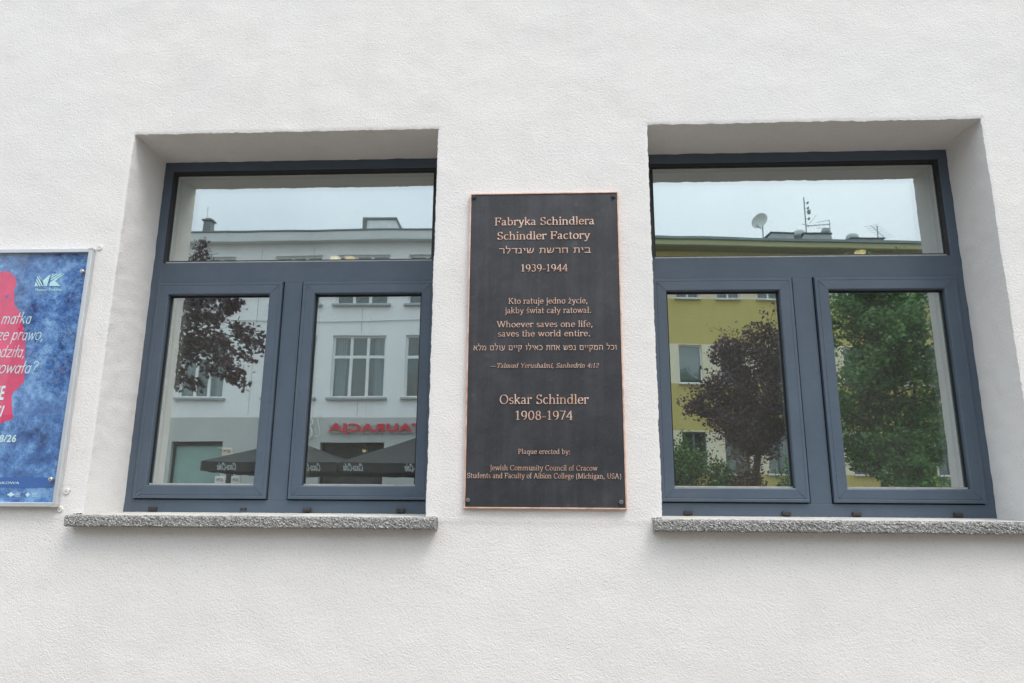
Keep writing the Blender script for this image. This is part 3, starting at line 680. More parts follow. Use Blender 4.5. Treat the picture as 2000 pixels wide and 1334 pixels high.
# ------------------------------------------------------------------ ceiling lamps seen dimly through the glass
def ceiling_lamp(x, y, z, label, drop):
    t = thing('ceiling_lamp', label, 'lamp', (x, y, EYE + 2.05), 0, 'warm lamps inside the rooms')
    k = .3 if drop else 1.0
    MB().lathe((x, y, z), (0, 0, 1), [(.052 * k, 0), (.058 * k, .02), (.050 * k, .09), (.018 * k, .11)], 20).build('lamp_shade', M['alu'], t)
    MB().lathe((x, y, z - .006), (0, 0, -1), [(.044 * k, -.004), (.040 * k, .012), (.020 * k, .026 * k + .004), (0, .03 * k + .005)], 16).build('bulb', M['lampglow'], t, True)
    MB().tube([(x, y, z + .10), (x, y, EYE + 2.05)], .006, 6).build('cord', M['black'], t)
ceiling_lamp(-1.80, 3.0, 3.683, 'left of two warm lamps glowing behind the top pane of the left window', 0)
ceiling_lamp(-1.675, 3.0, 3.683, 'right of two warm lamps glowing behind the top pane of the left window', 0)
ceiling_lamp(2.58, 3.0, 3.69, 'warm lamp glowing behind the top pane of the right window', 0)
ceiling_lamp(-1.467, 3.0, 2.06, 'small low hanging bulb behind the lower right pane of the left window', 1)

# ------------------------------------------------------------------ bronze plaque
PX0, PX1, PZ0, PZ1 = -.3095, .2890, EYE - .0200, EYE + 1.2275
plq = thing('memorial_plaque', 'tall dark bronze memorial plaque with raised copper lettering between the windows', 'plaque', (-.01, 0, PZ0))
PY = -.0135
MB().box(PX0 + .0052, PX1 - .0052, PY, -.001, PZ0 + .0052, PZ1 - .0052).build('plate', M['plaque'], plq)
MB().ring(PX0, PX1, PZ0, PZ1, [(0, -.001), (0, PY - .0020), (.0008, PY - .0028), (.0044, PY - .0028), (.0052, PY - .0020), (.0052, -.001)]).build('border', M['copper'], plq)
LY = PY - .0022
def inscr(parts): v, f = merge(parts); raw_obj('inscription', v, f, M['copper'], plq)
def tl(s, x0, x1, zmid_cap, size, **kw): return text_geo(s, x0, x1, EYE + zmid_cap, size, LY, .0024, **kw)
for s_, x0_, x1_, zm, sz, kw in (
    ('Fabryka Schindlera', -.2087, .1916, 1.1045, .0480, {}), ('Schindler Factory', -.1956, .1742, 1.0435, .0480, {}), ('1939-1944', -.1006, .0833, .9080, .0450, {}),
    ('Kto ratuje jedno życie,', -.1503, .1575, .7725, .0345, {}), ('jakby świat cały ratował.', -.1641, .1708, .7340, .0345, {}),
    ('Whoever saves one life,', -.1956, .1757, .6787, .0355, {}), ('saves the world entire.', -.1892, .1652, .6415, .0355, {}),
    ('—Talmud Yerushalmi, Sanhedrin 4:12', -.2193, .1980, .5150, .0262, dict(shear=.24)),
    ('Oskar Schindler', -.1805, .1569, .3845, .0520, {}), ('1908-1974', -.1198, .0963, .3242, .0515, {}), ('Plaque erected by:', -.1094, .0833, .1885, .0272, {}),
    ('Jewish Community Council of Cracow', -.2141, .1846, .1285, .0282, {}), ('Students and Faculty of Albion College (Michigan, USA)', -.2979, .2703, .0995, .0282, {})):
    inscr([tl(s_, x0_, x1_, zm - .335 * sz, sz, track=.022, sx=.044 if sz > .04 else .038, **kw)])
for s_, x0_, x1_, zb_, sz in (('רלדניש תשרח תיב', -.1888, .1752, .9690, .0365), ('אלמ םלוע םייק וליאכ תחא שפנ םייקמה לכו', -.2839, .2659, .5755, .0310)):
    inscr([text_geo(s_, x0_, x1_, EYE + zb_, sz, LY, .0024, table=HEB, sx=.033, sy=.036, ang=0, track=.03)])
for x, z, mt in ((-.2934, 1.2110, 'boltgrey'), (.2695, 1.2060, 'boltgrey'), (-.2941, .0095, 'boltpale'), (.2678, .0058, 'boltpale')):
    MB().lathe((x, PY, EYE + z), (0, -1, 0), [(.0085, 0), (.0085, .005), (.0070, .0075), (.0035, .0078), (.003, .0062), (0, .0062)], 6).build('bolt', M[mt], plq)

# ------------------------------------------------------------------ poster case on the left
CX0, CX1, CZ0, CZ1 = -2.573, -1.857, EYE - .0255, EYE + 1.0075
case = thing('poster_case', 'aluminium framed wall poster with blue marbled print and pink red figure', 'poster', (-2.215, 0, CZ0))
CY = -.024
MB().ring(CX0, CX1, CZ0, CZ1, [(0, -.001), (0, -.0105), (.0012, -.0105), (.0012, -.0125), (0, -.0125), (0, CY + .0015), (.0015, CY), (.0150, CY), (.0165, CY + .0015), (.0165, -.006)]).build('frame', M['alu'], case)
FX = CX1 - .0165
for cx, cz in ((CX1, CZ1), (CX1, CZ0), (CX0, CZ1), (CX0, CZ0)):
    sx_, sz_ = (1 if cx == CX1 else -1), (1 if cz == CZ1 else -1)
    MB().box(min(cx, cx - sx_ * .018) - .0006 * (sx_ < 0), max(cx, cx - sx_ * .018) + .0006 * (sx_ > 0), CY - .0006, -.004, min(cz, cz - sz_ * .008) - .0006, max(cz, cz - sz_ * .008) + .0006).build('corner_cap', M['bead'], case)
PYP = -.0085
MB().box(CX0 + .0167, FX - .0002, PYP, -.002, CZ0 + .0167, CZ1 - .0167).build('poster', M['poster'], case)
K0 = -.0088
def onprint(x, z): return (min(x * 1.0078, FX - .001), EYE + (z - EYE) * 1.0078)      # the print lies 20 mm behind the frame's face
def flat(name, pts, mat, y=K0, th=.00035): MB().prism([onprint(*q) for q in pts], y - th, y).build(name, mat, case)
red_r = [(-2.2298, .9085), (-2.2050, .9100), (-2.186, .9065), (-2.172, .893), (-2.1600, .8804), (-2.1530, .866), (-2.1516, .8433), (-2.1574, .838), (-2.1560, .822), (-2.1509, .8001), (-2.146, .770), (-2.132, .752), (-2.1195, .7399), (-2.106, .7227), (-2.100, .690), (-2.088, .660), (-2.0781, .6297), (-2.071, .59), (-2.066, .55), (-2.058, .50), (-2.0532, .4642), (-2.0568, .4479), (-2.066, .440), (-2.076, .424), (-2.0907, .4134), (-2.0925, .404), (-2.0956, .3932), (-2.088, .36), (-2.081, .33), (-2.0729, .3069), (-2.088, .303), (-2.1046, .299), (-2.115, .291), (-2.1232, .287), (-2.16, .281), (-2.21, .276), (-2.30, .28), (-2.36, .30), (-2.345, .42), (-2.375, .46), (-2.38, .60), (-2.345, .72), (-2.32, .74), (-2.31, .82), (-2.315, .88), (-2.28, .905)]
rr_ = random.Random(4); fine = []
for (xa, za), (xb, zb) in zip(red_r, red_r[1:] + red_r[:1]):
    n = max(1, int(math.hypot(xb - xa, zb - za) / .007))
    for i in range(n): fine.append((xa + (xb - xa) * i / n + rr_.uniform(-.0011, .0011), EYE + za + (zb - za) * i / n + rr_.uniform(-.0011, .0011)))
flat('figure_print', fine, M['red'])
flat('figure_print', [(-2.185, EYE + .792), (-2.179, EYE + .798), (-2.176, EYE + .808), (-2.180, EYE + .812), (-2.184, EYE + .806), (-2.189, EYE + .803)], M['band'], K0 - .0005)
flat('print_band', [(CX0 + .02, EYE + .0450), (FX - .001, EYE + .0450), (FX - .001, EYE + .0835), (CX0 + .02, EYE + .0835)], M['band'])
TY = K0 - .0014
def ptxt(parts, mat='ink'): v, f = merge(parts); v = [(onprint(x, z)[0], y, onprint(x, z)[1]) for x, y, z in v]; raw_obj('lettering', v, f, M[mat], case)
HK = dict(table=HAND, sx=.026, sy=.026, mono=True, shear=.26)
def hand(s, x0, x1, z, size): return text_geo(s, x0, x1, EYE + z, size, TY, .0006, **HK)
for q in (hand('matka', -2.1868, -2.0631, .6880, .0690), hand('ze prawo,', -2.1930, -2.0058, .6210, .0690), hand('odziła,', -2.1905, -2.0707, .5515, .0690), hand('stowała?', -2.2030, -2.0044, .4870, .0690)): ptxt([q])
for q in (font_mesh('NIE', -2.1830, -2.1245, EYE + .381, EYE + .4365, TY, .0006, shear=.08, bold=.02), font_mesh('ŚCI', -2.195, -2.1150, EYE + .315, EYE + .374, TY, .0006, shear=.25, bold=.012), font_mesh('30/08/26', -2.185, -2.0480, EYE + .2165, EYE + .2460, TY, .0006, shear=.1, bold=.025)): ptxt([q])
ptxt([font_mesh('MUZEUM KRAKOWA', -2.215, -2.008, EYE + .0580, EYE + .0675, TY, .0006)])
ptxt([font_mesh('Muzeum Krakowa', -2.0680, -1.9565, EYE + .8235, EYE + .8355, TY, .0006, shear=.15)], 'inkdim')
def lx(u): return -2.0722 + (u - 355) / 265 * .1160
def lz(v_): return EYE + .8970 - (v_ - 318) / 112 * .0525
def poly(pts): b = MB(); b.prism([(lx(u), lz(w_)) for u, w_ in pts], TY, TY + .0006); return (b.v, b.f)
logo = [poly(p) for p in ([(368, 322), (424, 388), (440, 430), (447, 430)], [(366, 336), (436, 430), (424, 430), (363, 350)], [(362, 362), (413, 430), (400, 430), (360, 377)], [(358, 388), (388, 430), (355, 430)],
        [(420, 384), (487, 322), (471, 430), (455, 430)], [(372, 322), (420, 378), (452, 430), (446, 430)],
        [(498, 392), (530, 374), (600, 430), (494, 430)], [(500, 380), (500, 366), (575, 318), (600, 318)], [(501, 356), (502, 343), (542, 318), (562, 318)], [(503, 334), (504, 318), (528, 318)], [(528, 370), (612, 318), (620, 318), (545, 384)])]
ptxt(logo, 'inkdim')
smalls = []
for x, z, sw in ((-2.034, .0195, .024), (-1.968, .0195, .014)):
    b = MB(); b.prism([(x + sw / 2 * math.cos(a) * (1 + .25 * math.cos(4 * a)), EYE + z + .0072 * math.sin(a) * (1 + .2 * math.cos(4 * a))) for a in np.linspace(0, 2 * math.pi, 24)[:-1]], TY, TY + .0006); smalls.append((b.v, b.f))
    for k in range(3):
        b = MB(); b.box(x + .017, x + .017 + (.022, .018, .020)[k], TY, TY + .0006, EYE + z - .0065 + k * .0055, EYE + z - .0045 + k * .0055); smalls.append((b.v, b.f))
ptxt(smalls)
cov = MB(); cov.box(CX0 + .0167, FX - .0002, -.0165, -.0135, CZ0 + .0167, CZ1 - .0167); mi = [1] * 6; mi[2] = 0
raw_obj('cover_glass', cov.v, cov.f, [M['acrylic'], M['glass_clear']], case, mi)
for x, z in ((-1.8865, .9075), (-1.8905, .0765), (-2.545, .9075), (-2.545, .0765)):
    MB().lathe((x, -.0165, EYE + z), (0, -1, 0), [(.0085, 0), (.0085, .012), (.0065, .0145), (.0035, .0148), (.0025, .0125), (0, .0125)], 18).build('screw', M['chrome'], case, False)
for x, z, label in ((-1.8440, 1.0185, 'white round wall disc at the top corner of the poster frame'), (-1.8385, .0325, 'white round wall disc beside the poster frame with a dark chipped hole'), (-1.8545, -.0340, 'white round wall disc just under the bottom corner of the poster frame')):
    dk = MB(); dk.lathe((x, -.0002, EYE + z), (0, -1, 0), [(.0125, 0), (.0125, .0022), (.0110, .0032), (.0018, .0034), (.0016, .001), (0, .001)], 24)
    o = tag(dk.build('wall_disc', M['washer']), label, 'wall disc', 'white discs on the wall round the poster')
    MB().lathe((x, -.0030, EYE + z), (0, -1, 0), [(.0019, 0), (.0019, .0009), (0, .0009)], 12).build('screw', M['dark'], o)
crack([(-1.828, .034), (-1.8255, .0365), (-1.8245, .034), (-1.826, .031)], .0030, 31)

# ------------------------------------------------------------------ across the street: pale building with the restaurant
def wall_holes(b, x0, x1, z0, z1, holes, y, depth, bands):
    """front at y facing +y, openings recessed towards -y; bands = [(z from, z to, material index)]"""
    xs = sorted({x0, x1, *[h[0] for h in holes], *[h[1] for h in holes]}); zs = sorted({z0, z1, *[h[2] for h in holes], *[h[3] for h in holes], *[q for bb in bands for q in bb[:2] if z0 < q < z1]})
    for xa, xb in zip(xs[:-1], xs[1:]):
        for za, zb in zip(zs[:-1], zs[1:]):
            cx, cz = (xa + xb) / 2, (za + zb) / 2
            if any(h[0] < cx < h[1] and h[2] < cz < h[3] for h in holes): continue
            mi = next((q[2] for q in bands if q[0] <= cz <= q[1]), 0)
            b.quad((xa, y, za), (xa, y, zb), (xb, y, zb), (xb, y, za), mi)
    for xa, xb, za, zb in holes:
        mi = next((q[2] for q in bands if q[0] <= (za + zb) / 2 <= q[1]), 0); d = y - depth
        b.quad((xa, y, za), (xa, d, za), (xa, d, zb), (xa, y, zb), mi); b.quad((xb, y, za), (xb, y, zb), (xb, d, zb), (xb, d, za), mi)
        b.quad((xa, y, zb), (xa, d, zb), (xb, d, zb), (xb, y, zb), mi); b.quad((xa, y, za), (xb, y, za), (xb, d, za), (xa, d, za), mi)
        b.quad((xa, d - .35, za), (xb, d - .35, za), (xb, d - .35, zb), (xa, d - .35, zb), len(b_dark) if False else 9)
def tri_window(par, xa, xb, za, zb, y, cols=3, tr=.66, style=0, mat='wood', f=.07, mw=.05):
    """white timber casement: frame, mullions, transom, panes, a curtain behind"""
    b = MB()
    b.box(xa, xb, y - .06, y, za, za + f); b.box(xa, xb, y - .06, y, zb - f, zb)
    b.box(xa, xa + f, y - .06, y, za + f, zb - f); b.box(xb - f, xb, y - .06, y, za + f, zb - f)
    wd = (xb - xa - 2 * f) / cols
    for k in range(1, cols): b.box(xa + f + wd * k - mw, xa + f + wd * k + mw, y - .06, y + .012, za + f, zb - f)
    if tr:
        zt = za + (zb - za) * tr
        for k in range(cols): b.box(xa + f + wd * k + (.05 if k else 0), xa + f + wd * (k + 1) - (.05 if k < cols - 1 else 0), y - .06, y + .006, zt - .05, zt + .05)
    w_ = b.build('window', M[mat], par)
    p = MB(); p.box(xa + f, xb - f, y - .034, y - .03, za + f, zb - f); p.build('pane', M['pane2'], w_)
    if style == 1:
        c = MB(); n = 14; cw = (xb - xa) * .2
        for s0, sg in ((xa + f, 1), (xb - f, -1)):
            for k in range(n):
                u0, u1 = k / n, (k + 1) / n
                c.quad((s0 + sg * cw * u0, y - .18 + .02 * math.sin(k * 2.3), za + .03), (s0 + sg * cw * u1, y - .18 + .02 * math.sin((k + 1) * 2.3), za + .03), (s0 + sg * cw * u1, y - .18 + .02 * math.sin((k + 1) * 2.3), zb - .03), (s0 + sg * cw * u0, y - .18 + .02 * math.sin(k * 2.3), zb - .03))
        c.build('curtain', M['curtain'], w_)
    if style == 2:
        MB().box(xa + .05, xb - .05, y - .16, y - .15, za + .12, zb - .03).build('blind', M['blind'], w_)
    return w_
M['pane2'] = simple_glass('house_window_glass', .12, (.75, .8, .8))
b_dark = []
YF = -20.0
house = thing('restaurant_building', 'pale grey rendered building with grey ground floor and restaurant sign', 'building', (-7, YF, 0))
WX = [(-14.9, -13.2), (-12.45, -10.88), (-9.45, -7.78), (-7.24, -5.42), (-4.76, -2.96), (-2.4, -.6)]
holes = [(a, c, 8.25, 10.03) for a, c in WX] + [(a, c, 5.03, 7.17) for a, c in WX] + [(-12.47, -10.72, .1, 3.58), (-7.45, -5.34, .1, 3.56), (-3.9, -1.9, .1, 3.56)]
b = MB(); wall_holes(b, -18, 0.6, 0, 10.8, holes, YF, .16, [(0, 4.38, 1), (4.38, 11, 0)])
b.quad((-18, YF, 0), (-18, YF - 11, 0), (-18, YF - 11, 10.8), (-18, YF, 10.8)); b.quad((.6, YF, 0), (.6, YF, 10.8), (.6, YF - 11, 10.8), (.6, YF - 11, 0)); b.quad((-18, YF - 11, 0), (.6, YF - 11, 0), (.6, YF - 11, 10.8), (-18, YF - 11, 10.8))
b.mi = [2 if q == 9 else q for q in b.mi]
b.build('wall', [M['white_f'], M['grey_f'], M['dimpane']], house)
c = MB()
c.box(-18.2, .8, YF - .2, YF + .34, 10.46, 10.80, bev=.02)
c.build('cornice', M['cornice'], house)
MB().box(-18.25, .85, YF - 11.2, YF + .37, 10.802, 10.85).build('roof', M['roofm'], house)
for i, (a, c_) in enumerate(WX):
    tri_window(house, a, c_, 8.25, 10.03, YF - .10, 3, .62, 0)
    tri_window(house, a, c_, 5.03, 7.17, YF - .10, 3, .655, 1 if i % 2 else 0)
    for zz in (8.25, 5.03): MB().box(a - .1, c_ + .1, YF + .002, YF + .12, zz - .07, zz - .002).build('window_sill', M['gutter'], house)
for x in (-16.2, -14.2, -9.95, -8.1, -6.29, -3.9, -1.6): MB().box(x - .008, x + .008, YF + .001, YF + .004, 4.45, 4.9 if x == -6.29 else 10.3).build('render_joint', M['gutter'], house)
MB().box(-6.298, -6.282, YF + .001, YF + .004, 7.25, 8.1).build('render_joint', M['gutter'], house)
MB().tube([(-18 + i * .62, YF + .03, 7.72 + .09 * math.sin(i * .27)) for i in range(31)], .012, 5).build('cable', M['gutter'], house)
MB().box(-12.40, -10.80, YF - .24, YF - .22, .1, 3.5).build('shop_glazing', M['teal'], house)
sf = MB()
for x in (-12.45, -10.77): sf.box(x, x + .05, YF - .22, YF - .14, .1, 3.45)
sf.box(-12.45, -10.72, YF - .22, YF - .14, 3.45, 3.57); sf.build('shop_frame', M['black'], house)
rc = MB(); rc.box(-12.36, -12.08, YF - .6, YF - .3, 10.851, 11.52, bev=.01); rc.box(-12.41, -12.03, YF - .65, YF - .25, 11.522, 11.57)
rc.tube([(-12.30, YF - .4, 11.57), (-12.30, YF - .4, 12.1)], .008, 5)
chm = rc.build('chimney', M['roofm'], house)
MB().lathe((-12.22, YF - .45, 11.572), (0, 0, 1), [(.20, 0), (.15, .05), (.03, .11), (0, .115)], 14).build('chimney_cap', M['brick'], chm, True)
dm = MB(); dm.prism([(-6.46, 10.851), (-5.12, 10.851), (-5.22, 11.25), (-5.40, 11.56), (-6.46, 11.56)], YF - 2.4, YF - .55); dm.build('roof_house', M['wood'], house)
dm = MB(); dm.box(-6.60, -6.462, YF - 2.5, YF - .5, 10.851, 11.64); dm.box(-6.462, -5.36, YF - 2.5, YF - .5, 11.563, 11.64)
dm.prism([(-5.358, 11.64), (-5.40, 11.562), (-5.12, 10.95), (-5.04, 10.95)], YF - 2.5, YF - .5); dm.build('roof_house_edge', M['roofm'], house)

sign = thing('restaurant_sign', 'red restaurant letter sign on two thin rails', 'sign', (-5.6, YF, 3.8))
v, f = font_mesh('RESTAURACJA', -7.17, -3.06, 3.82, 4.17, YF + .14, .06, True, 0, .045); raw_obj('letters', v, f, M['redsign'], sign)
MB().box(-7.2, -3.0, YF + .055, YF + .075, 3.85, 3.885).build('rail', M['gutter'], sign); MB().box(-7.2, -3.0, YF + .055, YF + .075, 4.09, 4.125).build('rail', M['gutter'], sign)
for x in (-7.0, -5.1, -3.2):
    for z in (3.867, 4.107): MB().tube([(x, YF + .001, z), (x, YF + .06, z)], .012, 6).build('fixing', M['gutter'], sign)
scr = thing('script_sign', 'white curly script emblem mounted on the grey wall beside the red letters', 'sign', (-7.7, YF, 3.7))
def script(pts, r): MB().tube([(x, YF + .06, z) for x, z in pts], r, 6).build('curl', M['white'], scr)
def sm(pts, n=6):
    o = []; P = [pts[0]] + pts + [pts[-1]]
    for i in range(1, len(P) - 2):
        for k in range(n):
            t = k / n; a = [np.array(P[i - 1 + q]) for q in range(4)]
            o.append(tuple(.5 * ((2 * a[1]) + (-a[0] + a[2]) * t + (2 * a[0] - 5 * a[1] + 4 * a[2] - a[3]) * t * t + (-a[0] + 3 * a[1] - 3 * a[2] + a[3]) * t ** 3)))
    return o + [pts[-1]]
script(sm([(-7.35, 4.30), (-7.42, 4.42), (-7.52, 4.46), (-7.56, 4.30), (-7.50, 4.05), (-7.46, 3.85), (-7.52, 3.74), (-7.62, 3.76)]), .012)
script(sm([(-7.95, 4.22), (-7.86, 4.36), (-7.74, 4.28), (-7.73, 4.14), (-7.82, 4.10)]), .024)
script(sm([(-7.90, 4.06), (-7.78, 4.02), (-7.72, 3.86), (-7.78, 3.70), (-7.90, 3.68), (-7.95, 3.82), (-7.86, 3.96)]), .026)

# ------------------------------------------------------------------ parasols and ATM signs in front of it
def parasol(x0, x1, y0, peak, label, texts):
    cx = (x0 + x1) / 2; dep = 3.4; cy = y0 - dep / 2
    p = thing('parasol', label, 'parasol', (cx, cy, 0), 0, 'black cafe parasols')
    b = MB(); n = 14; za, zt = 2.62, peak
    cor = [(x0, y0), (x1, y0), (x1, y0 - dep), (x0, y0 - dep)]
    for k in range(4):
        a, c = cor[k], cor[(k + 1) % 4]
        for i in range(n):
            for jx in range(8):
                def pt(u, w):
                    ex = a[0] + (c[0] - a[0]) * u; ey = a[1] + (c[1] - a[1]) * u
                    sag = -.05 * math.sin(math.pi * w) * math.sin(math.pi * u)
                    return (ex + (cx - ex) * w, ey + (cy - ey) * w, za + (zt - za) * w + sag - .02 * math.sin(math.pi * u) * (1 - w))
                u0, u1, w0, w1 = i / n, (i + 1) / n, jx / 8, (jx + 1) / 8
                b.quad(pt(u0, w0), pt(u1, w0), pt(u1, w1), pt(u0, w1))
            e0, e1 = pt(u0, 0), pt(u1, 0)
            b.quad((e0[0], e0[1], e0[2] - .24 - .012 * math.sin(u0 * 25)), (e1[0], e1[1], e1[2] - .24 - .012 * math.sin(u1 * 25)), e1, e0)
    b.build('canopy', M['canvas'], p)
    MB().tube([(cx, cy, .05), (cx, cy, peak - .03)], .035, 10).build('pole', M['black'], p)
    MB().box(cx - .35, cx + .35, cy - .35, cy + .35, .002, .07, bev=.015).build('base', M['kerb'], p)
    rb = MB()
    for c in cor: rb.tube([(c[0], c[1], 2.60), (cx, cy, peak - .06)], .012, 5)
    rb.build('rib', M['black'], p)
    for tx in texts:
        v, f = text_geo('Coca-Cola', 0, .50, 0, .235, 0, .006, table=HAND, sx=.075, sy=.042, ang=R(35), mono=True, shear=.42)
        v = [(tx + .25 - x, y0 + .012 - y, 2.415 + z) for x, y, z in v]; raw_obj('lettering', v, f, M['vent'], p)
parasol(-8.69, -5.25, -14.5, 3.30, 'black cafe parasol beside the green shop glazing', (-8.03, -5.90))
parasol(-5.18, -1.78, -14.5, 3.40, 'black cafe parasol below the red restaurant sign', (-4.83, -3.28))
atm = thing('bracket_sign', 'small cream box sign with dark letters on a wall bracket above the parasol', 'sign', (-10.55, YF, 3.2))
sb = MB(); sb.box(-10.47, -10.13, YF + .45, YF + .55, 3.09, 3.32, bev=.012); sb.build('sign_box', M['cream_s'], atm)
MB().tube([(-10.62, YF + .002, 3.30), (-10.62, YF + .5, 3.30), (-10.47, YF + .5, 3.28)], .03, 8).build('bracket', M['gutter'], atm)
v, f = font_mesh('ATM', -10.41, -10.19, 3.15, 3.26, YF + .556, .005, True); raw_obj('lettering', v, f, M['black'], atm)
kio = thing('cash_machine_post', 'dark kiosk post with two small white letter panels under the parasol edge', 'kiosk', (-9.06, -17, 0))
MB().box(-9.13, -8.98, -17.1, -16.95, 0, 2.45, bev=.01).build('post', M['black'], kio)
MB().box(-9.50, -8.62, -17.35, -16.9, 0, 2.06, bev=.03).build('cabinet', M['boltgrey'], kio)
for xa, xb in ((-9.45, -9.14), (-8.97, -8.69)):
    pn = MB(); pn.box(xa, xb, -16.98, -16.94, 2.12, 2.335, bev=.008); po = pn.build('panel', M['white'], kio)
    v, f = font_mesh('ATM', xa + .06, xb - .06, 2.18, 2.27, -16.934, .005, True); raw_obj('lettering', v, f, M['black'], po)

# ------------------------------------------------------------------ across the street: olive and cream apartment house
yh = thing('apartment_house', 'olive and cream banded apartment house with a deep flat eave', 'building', (4, YF, 0), -R(4.9))
AX = [4.33 + 1.385 * k for k in range(-2, 8)]
rows = [(8.42, 9.70), (5.53, 6.80), (2.62, 3.92)]
holes = [(x, x + .79, za, zb) for x in AX for za, zb in rows]
b = MB(); bands = [(0, 2.6, 0), (2.6, 3.96, 1), (3.96, 5.51, 0), (5.51, 6.83, 1), (6.83, 8.40, 0), (8.40, 9.75, 1), (9.75, 11, 0)]
wall_holes(b, 1.2, 16, 0, 10.07, holes, YF, .14, bands)
b.quad((1.2, YF, 0), (1.2, YF - 11, 0), (1.2, YF - 11, 10.07), (1.2, YF, 10.07)); b.quad((16, YF, 0), (16, YF, 10.07), (16, YF - 11, 10.07), (16, YF - 11, 0)); b.quad((1.2, YF - 11, 0), (16, YF - 11, 0), (16, YF - 11, 10.07), (1.2, YF - 11, 10.07))
b.mi = [2 if q == 9 else q for q in b.mi]
b.build('wall', [M['olive'], M['cream'], M['dimpane']], yh)
for k, x in enumerate(AX):
    for r_, (za, zb) in enumerate(rows):
        tri_window(yh, x, x + .79, za, zb, YF - .09, 1 if r_ == 1 else 2, 0, 2 if (r_ == 1 and k in (2, 5)) else (1 if (k + r_) % 3 == 0 else 0), 'wood' if r_ < 2 else 'frame', .045, .03)
        MB().box(x - .04, x + .83, YF + .002, YF + .11, za - .055, za - .002).build('window_sill', M['wood'], yh)
ro = MB(); ro.box(.9, 16.4, YF - 11.2, YF + .58, 10.10, 10.29, bev=.02); ro.build('roof', M['fascia'], yh)
MB().box(1.0, 16.3, YF + .002, YF + .5, 10.075, 10.098).build('soffit', M['soffit'], yh)
MB().box(.85, 16.45, YF - 11.25, YF + .64, 10.292, 10.38).build('roof_edge', M['roofgreen'], yh)
TOPZ = 10.38   # top of the flat roof
def on_roof(x, y): # house-local point to world, the house is turned a little about (4, YF)
    a = -R(4.9); dx, dy = x - 4, y - YF; return (4 + dx * math.cos(a) - dy * math.sin(a), YF + dx * math.sin(a) + dy * math.cos(a))
def skylight(x0, x1, h, label, y=-19.95):
    cx, cy = on_roof((x0 + x1) / 2, y); o = thing('roof_light', label, 'roof light', (cx, cy, TOPZ), -R(4.9), 'low glazed boxes on the flat roof'); hw = (x1 - x0) / 2
    k = MB(); k.prism([(cx - hw, TOPZ), (cx + hw, TOPZ), (cx + hw - .04, TOPZ + h), (cx - hw + .10, TOPZ + h)], cy - .5, cy + .5); k.build('curb', M['gutter'], o)
    MB().box(cx - hw + .06, cx + hw, cy - .53, cy + .53, TOPZ + h + .002, TOPZ + h + .06, bev=.01).build('lid', M['panel'], o)
skylight(7.42, 8.32, .20, 'short glazed roof box beside the satellite dish'); skylight(8.55, 9.6, .20, 'glazed roof box at the foot of the antenna mast'); skylight(10.15, 11.4, .06, 'long low glazed roof box beside the small antenna')
def cowl(x, r, h, label, y=-19.75):
    cx, cy = on_roof(x, y); o = thing('roof_vent', label, 'vent', (cx, cy, TOPZ), 0, 'round vents on the flat roof')
    MB().lathe((cx, cy, TOPZ), (0, 0, 1), [(r * .7, 0), (r * .7, h), (r, h + .01), (r * 1.05, h + .08)] + [(r * math.cos(R(a)), h + .10 + r * .8 * math.sin(R(a))) for a in range(0, 90, 15)] + [(0, h + .10 + r * .8)], 20).build('cowl', M['vent'], o, True)
cowl(8.62, .22, .20, 'round vent left of the antenna mast'); cowl(9.55, .15, .34, 'taller round vent right of the antenna mast'); cowl(10.45, .22, .12, 'flat round vent in the middle of the roof')
cx, cy = on_roof(7.35, -19.9); dsh = thing('satellite_dish', 'round pale satellite dish on a pole on the roof', 'satellite dish', (cx, cy, TOPZ))
MB().tube([(cx + .08, cy, TOPZ), (cx + .08, cy, TOPZ + .85)], .022, 8).build('mast', M['gutter'], dsh)
MB().lathe((cx - .04, cy + .10, TOPZ + .80), (-.66, .72, .2), [(0, -.10), (.13, -.085), (.23, -.05), (.28, 0), (.275, .008), (.22, -.038), (.12, -.075), (0, -.088)], 28).build('dish', M['dish'], dsh, True)
MB().tube([(cx, cy + .1, TOPZ + .52), (cx - .16, cy + .4, TOPZ + .44), (cx - .30, cy + .5, TOPZ + .50)], .018, 6).build('feed_arm', M['gutter'], dsh)
cx, cy = on_roof(8.95, -19.9); ant = thing('antenna_mast', 'tall thin antenna mast with several aerials on the roof', 'antenna', (cx, cy, TOPZ))
MB().tube([(cx, cy, TOPZ), (cx, cy, TOPZ + 1.72)], .020, 8).build('mast', M['roofgreen'], ant)
a_ = MB()
for z, s_ in ((1.50, .04), (1.30, .04), (1.16, .08), (.92, .04)): a_.box(cx + .10, cx + .10 + s_, cy - .05, cy + .05, TOPZ + z - s_ * .8, TOPZ + z + s_ * .8); a_.tube([(cx, cy, TOPZ + z), (cx + .11, cy, TOPZ + z)], .01, 5)
a_.build('transmitter', M['roofgreen'], ant)
y_ = MB(); y_.tube([(cx, cy, TOPZ + .66), (cx + .65, cy + .35, TOPZ + .58)], .012, 5)
for k in range(6):
    u = k / 5; y_.tube([(cx + .1 + .55 * u, cy + .05 + .3 * u - .18, TOPZ + .65 - .07 * u + .03), (cx + .1 + .55 * u, cy + .05 + .3 * u + .18, TOPZ + .65 - .07 * u - .03)], .007, 4)
for dz in (-.14, .0, .14): y_.tube([(cx + .66, cy + .35, TOPZ + .58 + dz), (cx + .30, cy + .16, TOPZ + .62 + dz * .7)], .009, 4)
y_.tube([(cx + .66, cy + .35, TOPZ + .40), (cx + .66, cy + .35, TOPZ + .74)], .014, 5)
y_.tube([(cx + .12, cy, TOPZ + .75), (cx + .38, cy, TOPZ + 1.05)], .008, 4); y_.tube([(cx + .12, cy, TOPZ + .68), (cx - .14, cy, TOPZ + .74)], .01, 4)
y_.build('aerial', M['gutter'], ant)
